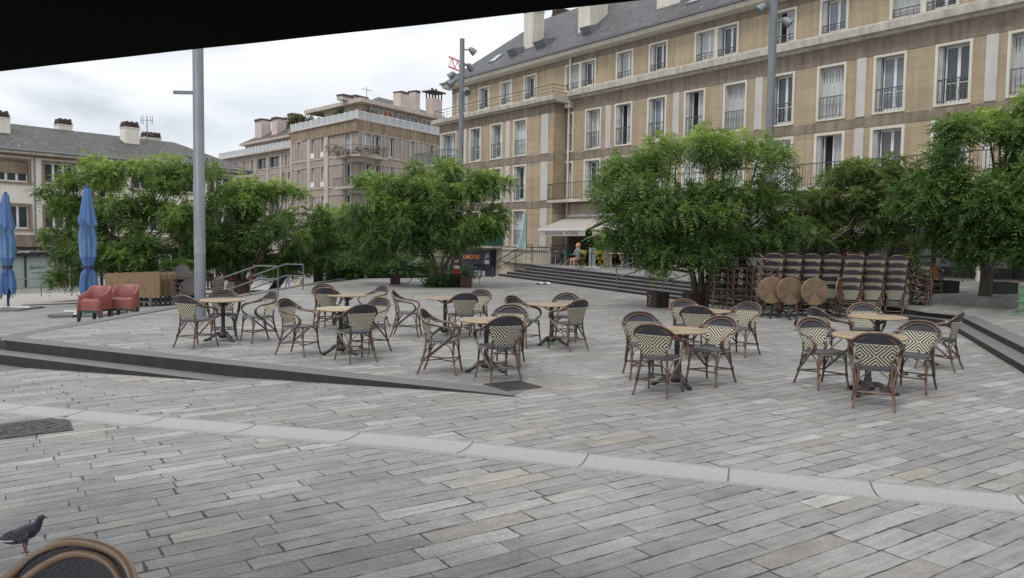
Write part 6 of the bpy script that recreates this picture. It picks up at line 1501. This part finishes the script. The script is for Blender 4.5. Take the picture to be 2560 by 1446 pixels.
def human(stand=True, arms=None, lean=0.0):
    J = {'pel': (0,0,.95)}; R = {'pel': (.15,.11)}
    J['chest'] = (0,.0+lean*.3,1.25); R['chest'] = (.16,.11); J['sh'] = (0,lean*.45,1.42); R['sh'] = (.12,.09); J['neck'] = (0,lean*.5-.01,1.52); R['neck'] = .055
    J['head0'] = (0,lean*.5-.02,1.60); R['head0'] = (.07,.085); J['head'] = (0,lean*.5-.03,1.68); R['head'] = (.08,.10); J['top'] = (0,lean*.5-.01,1.755); R['top'] = (.055,.07); J['nose'] = (0,lean*.5-.135,1.655); R['nose'] = .012
    E_ = [('pel','chest'),('chest','sh'),('sh','neck'),('neck','head0'),('head0','head'),('head','top'),('head','nose')]
    for s_, q in ((-1,'l'),(1,'r')):
        J['ear'+q] = (s_*.09,lean*.5,1.67); R['ear'+q] = .015; E_.append(('head','ear'+q))
        if stand: L_ = [(s_*.09,0,.88,.095),(s_*.10,-.02+s_*.06,.50,.062),(s_*.10,.03+s_*.12,.09,.042),(s_*.11,-.12+s_*.12,.03,.038)]
        else: L_ = [(s_*.09,-.02,.90,.095),(s_*.12,-.42,.92,.068),(s_*.12,-.40,.50,.042),(s_*.12,-.54,.45,.036)]
        for i, (x, y, z, r) in enumerate(L_): J['l%s%d' % (q,i)] = (x,y,z); R['l%s%d' % (q,i)] = r
        E_ += [('pel','l%s0' % q),('l%s0' % q,'l%s1' % q),('l%s1' % q,'l%s2' % q),('l%s2' % q,'l%s3' % q)]
        A_ = (arms or {}).get(q) or [(s_*.20,lean*.45,1.40),(s_*.25,.05,1.12),(s_*.24,-.10,.88)]
        for i, (pt, r) in enumerate(zip(A_, (.055,.042,.03))): J['a%s%d' % (q,i)] = pt; R['a%s%d' % (q,i)] = r
        E_ += [('sh','a%s0' % q),('a%s0' % q,'a%s1' % q),('a%s1' % q,'a%s2' % q)]
        d = (Vector(A_[2])-Vector(A_[1])).normalized(); pm = Vector(A_[2])+d*.07; J['p'+q] = tuple(pm); R['p'+q] = (.034,.018); E_.append(('a%s2' % q,'p'+q))
        sd_ = d.cross(Vector((0,1,0))).normalized() if abs(d.y) < .9 else Vector((1,0,0))
        for f_ in range(4):
            fp = pm+sd_*(.024*(f_-1.5)); fe = fp+d*(.075 if f_ in (1,2) else .06)+Vector((0,-.02,0)); J['f%s%d' % (q,f_)] = tuple(fe); R['f%s%d' % (q,f_)] = .0085; E_.append(('p'+q,'f%s%d' % (q,f_)))
        J['t'+q] = tuple(Vector(A_[2])+d*.05+sd_*.055+Vector((0,-.02,0))); R['t'+q] = .010; E_.append(('a%s2' % q,'t'+q))
    return J, R, E_
def paint(top, leg, shoe, sk=skin, topz=.97, stand=True, bare=False):
    def fn_(c):
        if c.z > 1.50: return 3
        if stand and c.z < .09 or (not stand and c.z < .53 and c.y < -.3): return 2
        if stand: return 0 if (c.z > topz and abs(c.x) < .3 and not (abs(c.x) > .19 and c.z < .97)) else (3 if (abs(c.x) > .2 and c.z > .70) else 1)
        if c.y < -.12 and c.z < 1.02: return 3 if bare else 1
        return 0 if c.z > topz else 1
    return [top, leg, shoe, sk], fn_
jean = mat('denim', (.12,.20,.33), (.08,.14,.25), .85, scale=12); nav = mat('navy_jacket', (.015,.018,.032)); blk = mat('black_cloth', (.014,.014,.015)); shoe = mat('white_shoe', (.6,.6,.6)); grn = mat('sage_top', (.19,.24,.22)); blond = mat('blond_hair', (.48,.30,.15), (.36,.2,.1), .7, scale=30); dkh = mat('dark_hair', (.03,.02,.015)); dsh = mat('dark_shoe', (.02,.018,.018))
def hair_(c, r, m_, long_=False):
    L_ = [(0,.01,1.79),(0,.045,1.75),(0,.07,1.66),(0,.065,1.60)]; Rr = [.05,.095,.095,.06]
    if long_: L_ += [(0,.08,1.5),(0,.09,1.38)]; Rr = [.06,.115,.12,.11,.10,.04]
    return ('hair', [Vector(p)+Vector((0,c,0)) for p in L_], Rr, m_)
def walker(label, px, Y, rz, top, leg, sh_, hairm, zf=None):
    p = atY(px, 700, Y); p.z = lowz(p.x,p.y) if zf is None else zf; J, R, E_ = human(True, None, 0); return figure(label, p, rz, J, R, E_, paint(top, leg, sh_), [hair_(0,1,hairm)])
w1_ = walker('person in black top and blue jeans carrying a grey bag, beyond the far edge', 803, 38.5, D2R(60), blk, jean, dsh, dkh, -.62)
b = MB(); b.box(.20,.30,-.24,.22,.80,1.14); b.tube([(.25,-.15,1.14),(.18,0,1.42),(.25,.15,1.14)], .012, 5); o = b.build('shoulder_bag', mat('grey_bag', (.13,.14,.15)), None)
o.location = w1_.location; o.rotation_euler = w1_.rotation_euler; tag(o, 'grey shoulder bag carried by the person in jeans', 'bag')
walker('person in light blue jeans standing behind the seated pale dog', 719, 42.0, D2R(100), M['steel'], mat('light_jeans', (.28,.36,.42)), dsh, dkh)
walker('person in black trousers and white top beside the railing post', 752, 43.0, D2R(-80), M['white'], blk, dsh, dkh)
walker('person in pale shirt seen left of the rattan chairs behind the lamp post', 524, 41.0, D2R(30), M['white'], blk, dsh, dkh)
def sitter(label, px, py, rz, top, leg, sh_, hairm, long_=False, bare=False, arms=None):
    p = tz(px, py); p.z -= .455*.88; J, R, E_ = human(False, arms or {'l': [(-.19,0,1.40),(-.24,-.10,1.14),(-.14,-.34,1.16)], 'r': [(.19,0,1.40),(.24,-.10,1.14),(.14,-.34,1.16)]}, -.06)
    o_ = figure(label, p, rz, J, R, E_, paint(top, leg, sh_, skin, .97, False, bare), [hair_(-.03,1,hairm,long_)]); o_.scale = (.88,.88,.88); return o_
sitter('woman with blond hair in a sage top and bare legs seated at the cafe', 1444, 669, D2R(-50), grn, grn, shoe, blond, True, True)
sitter('man in navy jacket seated facing the blond woman', 1474, 660, D2R(-60), nav, nav, dsh, mat('grey_hair', (.14,.12,.11)))
sitter('person in dark clothes seated behind the blond woman near the fence', 1421, 655, D2R(30), blk, blk, dsh, dkh)
walker('person in a red top standing behind the stacked chairs', 2133, 27.5, D2R(10), mat('red_top', (.30,.07,.06)), blk, dsh, dkh, .55)
t = thing('tote_bag', 'turquoise bag on the chair beside the blond woman', 'bag', tz(1418,660)+Vector((0,-.2,.46))); b = MB(); b.loft([[(-.14,-.07,0),(.14,-.07,0),(.14,.07,0),(-.14,.07,0)],[(-.16,-.05,.3),(.16,-.05,.3),(.16,.05,.3),(-.16,.05,.3)]]); b.tube([(-.1,0,.3),(-.06,0,.44),(.06,0,.44),(.1,0,.3)], .01, 4); b.build('bag_body', mat('turquoise', (.05,.36,.38)), t)
# dog
furm = mat('cream_fur', (.55,.47,.36), (.42,.35,.26), .95, scale=25)
J = {'rump': (0,.0,.14),'belly': (0,-.12,.26),'chest': (0,-.24,.38),'neck': (0,-.27,.50),'head': (0,-.29,.60),'muz': (0,-.40,.575),'muz2': (0,-.46,.565),'earl': (-.09,-.27,.60),'earr': (.09,-.27,.60),'ea2l': (-.11,-.27,.53),'ea2r': (.11,-.27,.53),'tail': (0,.16,.05),'tail2': (.08,.28,.04)}
R = {'rump': .125,'belly': .125,'chest': .115,'neck': .075,'head': .075,'muz': .042,'muz2': .03,'earl': .02,'earr': .02,'ea2l': .022,'ea2r': .022,'tail': .035,'tail2': .02}
E_ = [('rump','belly'),('belly','chest'),('chest','neck'),('neck','head'),('head','muz'),('muz','muz2'),('head','earl'),('head','earr'),('earl','ea2l'),('earr','ea2r'),('rump','tail'),('tail','tail2')]
for s_, q in ((-1,'l'),(1,'r')):
    for k, p, r in (('s',(s_*.08,-.26,.30),.05),('e',(s_*.08,-.25,.17),.035),('w',(s_*.08,-.29,.05),.028),('p',(s_*.08,-.34,.02),.028),('h',(s_*.11,-.03,.12),.07),('k',(s_*.13,-.17,.12),.045),('o',(s_*.12,-.05,.04),.028),('f',(s_*.12,-.20,.025),.028)): J[k+q] = p; R[k+q] = r
    E_ += [('chest','s'+q),('s'+q,'e'+q),('e'+q,'w'+q),('w'+q,'p'+q),('rump','h'+q),('h'+q,'k'+q),('k'+q,'o'+q),('o'+q,'f'+q)]
dp = atY(738,722,33); figure('cream dog sitting beside the railing post', (dp.x,dp.y,low(dp.x,dp.y)+.15), D2R(60), J, R, E_, ([furm], lambda c: 0), None, None, 'dog', 'dog').scale = (1.25,1.25,1.25)
# pigeon and small birds
def bird(label, loc, rz, s_, body, wingm, bar=True, name='pigeon'):
    t = thing(name, label, 'bird', loc, rz); t.scale = (s_,s_,s_)
    S_ = [(-.185,.118,.010,.004),(-.13,.124,.026,.010),(-.09,.135,.038,.030),(-.05,.150,.052,.046),(.0,.163,.060,.058),(.045,.180,.056,.056),(.08,.205,.040,.042),(.098,.232,.028,.030),(.108,.256,.023,.025),(.118,.274,.022,.023),(.133,.279,.019,.020),(.146,.277,.010,.011)]
    b = MB(); rings = []
    for i, (x, z, ry, rz_) in enumerate(S_):
        dx = S_[min(i+1,11)][0]-S_[max(i-1,0)][0]; dz = S_[min(i+1,11)][1]-S_[max(i-1,0)][1]; L_ = math.hypot(dx,dz); nx, nz_ = -dz/L_, dx/L_
        rings.append([(x+nx*rz_*math.sin(2*PI*k/16), ry*math.cos(2*PI*k/16), z+nz_*rz_*math.sin(2*PI*k/16)) for k in range(16)])
    b.loft(rings); b.build('body', body, t)
    for sd_ in (-1,1):
        b = MB(); rows = []
        for i in range(9):
            u = i/8; x = .055-.235*u; hh = .052*math.sin(PI*min(1,.15+u*.85))**.7*(1-.3*u)+.004; zc = .168-.035*u; rows.append([(x, sd_*(.064*(1-.72*u*u)-.012*abs(v)), zc+hh*v-.01) for v in (-1,-.5,0,.5,1)])
        b.grid(rows); b.build('wing', wingm, t)
        if bar: b = MB(); b.tube([(-.05,sd_*.064,.128),(-.10,sd_*.052,.122),(-.155,sd_*.032,.120)], .005, 5); b.build('wing_bar', M['white'], t)
        b = MB(); x0 = -.01 if sd_ > 0 else .03; b.tube([(x0,sd_*.025,.115),(x0-.008,sd_*.025,.06),(x0+.002,sd_*.025,.006)], [.012,.005,.004], 6)
        for a in (-.5,0,.5,PI): b.tube([(x0,sd_*.025,.006),(x0+.03*math.cos(a),sd_*.025+.03*math.sin(a),.003)], .0032, 4)
        b.build('foot', mat('red_bird_leg', (.26,.06,.05)), t)
        b = MB(); b.lathe([(.001,-.0035),(.0035,0),(.001,.0035)], 8, (.126,sd_*.0195,.283)); b.build('eye', mat('orange_eye', (.5,.15,.02)), t)
    b = MB(); b.tube([(.144,0,.278),(.158,0,.275),(.170,0,.268)], [.007,.0045,.001], 6); b.build('beak', mat('beak', (.10,.09,.09)), t)
gb = mat('slate_feathers', (.050,.052,.066), (.022,.023,.032), .5, scale=22); gw = mat('speckled_wing', (.11,.108,.125), (.020,.020,.026), .6, scale=60, detail=2)
pg = at(22,1385); bird('dark grey pigeon walking past the nearest chair at the bottom left', (pg.x+.09,pg.y,-.002), D2R(8), .76, gb, gw)
pg = at(1992,826); bird('grey pigeon on the paving left of the woven chairs on the far right', (pg.x,pg.y,.003), D2R(-120), .95, gb, M['steel'])
pg = at(2333,922); bird('tiny brown sparrow on the paving by the rightmost table', (pg.x,pg.y,.003), D2R(150), .5, mat('brown_feathers', (.12,.085,.06)), mat('brown_wing', (.08,.055,.04)), False, 'sparrow')
# pale green stacked crates at the right edge
t0 = at(2556,792,.25)
for k in range(4):
    t = thing('storage_crate', '%s pale green crate of the pile at the right edge' % ('bottom','second','third','topmost')[k], 'crate', t0+Vector((.50,.2,.185*k)), .1, 'pale green crates piled up'); b = MB(); b.box(-.3,.3,-.25,.25,.0,.165); b.box(-.32,.32,-.27,.27,.14,.183); b.build('box', mat('pale_green_plastic', (.20,.34,.20), (.17,.30,.17), .5), t)
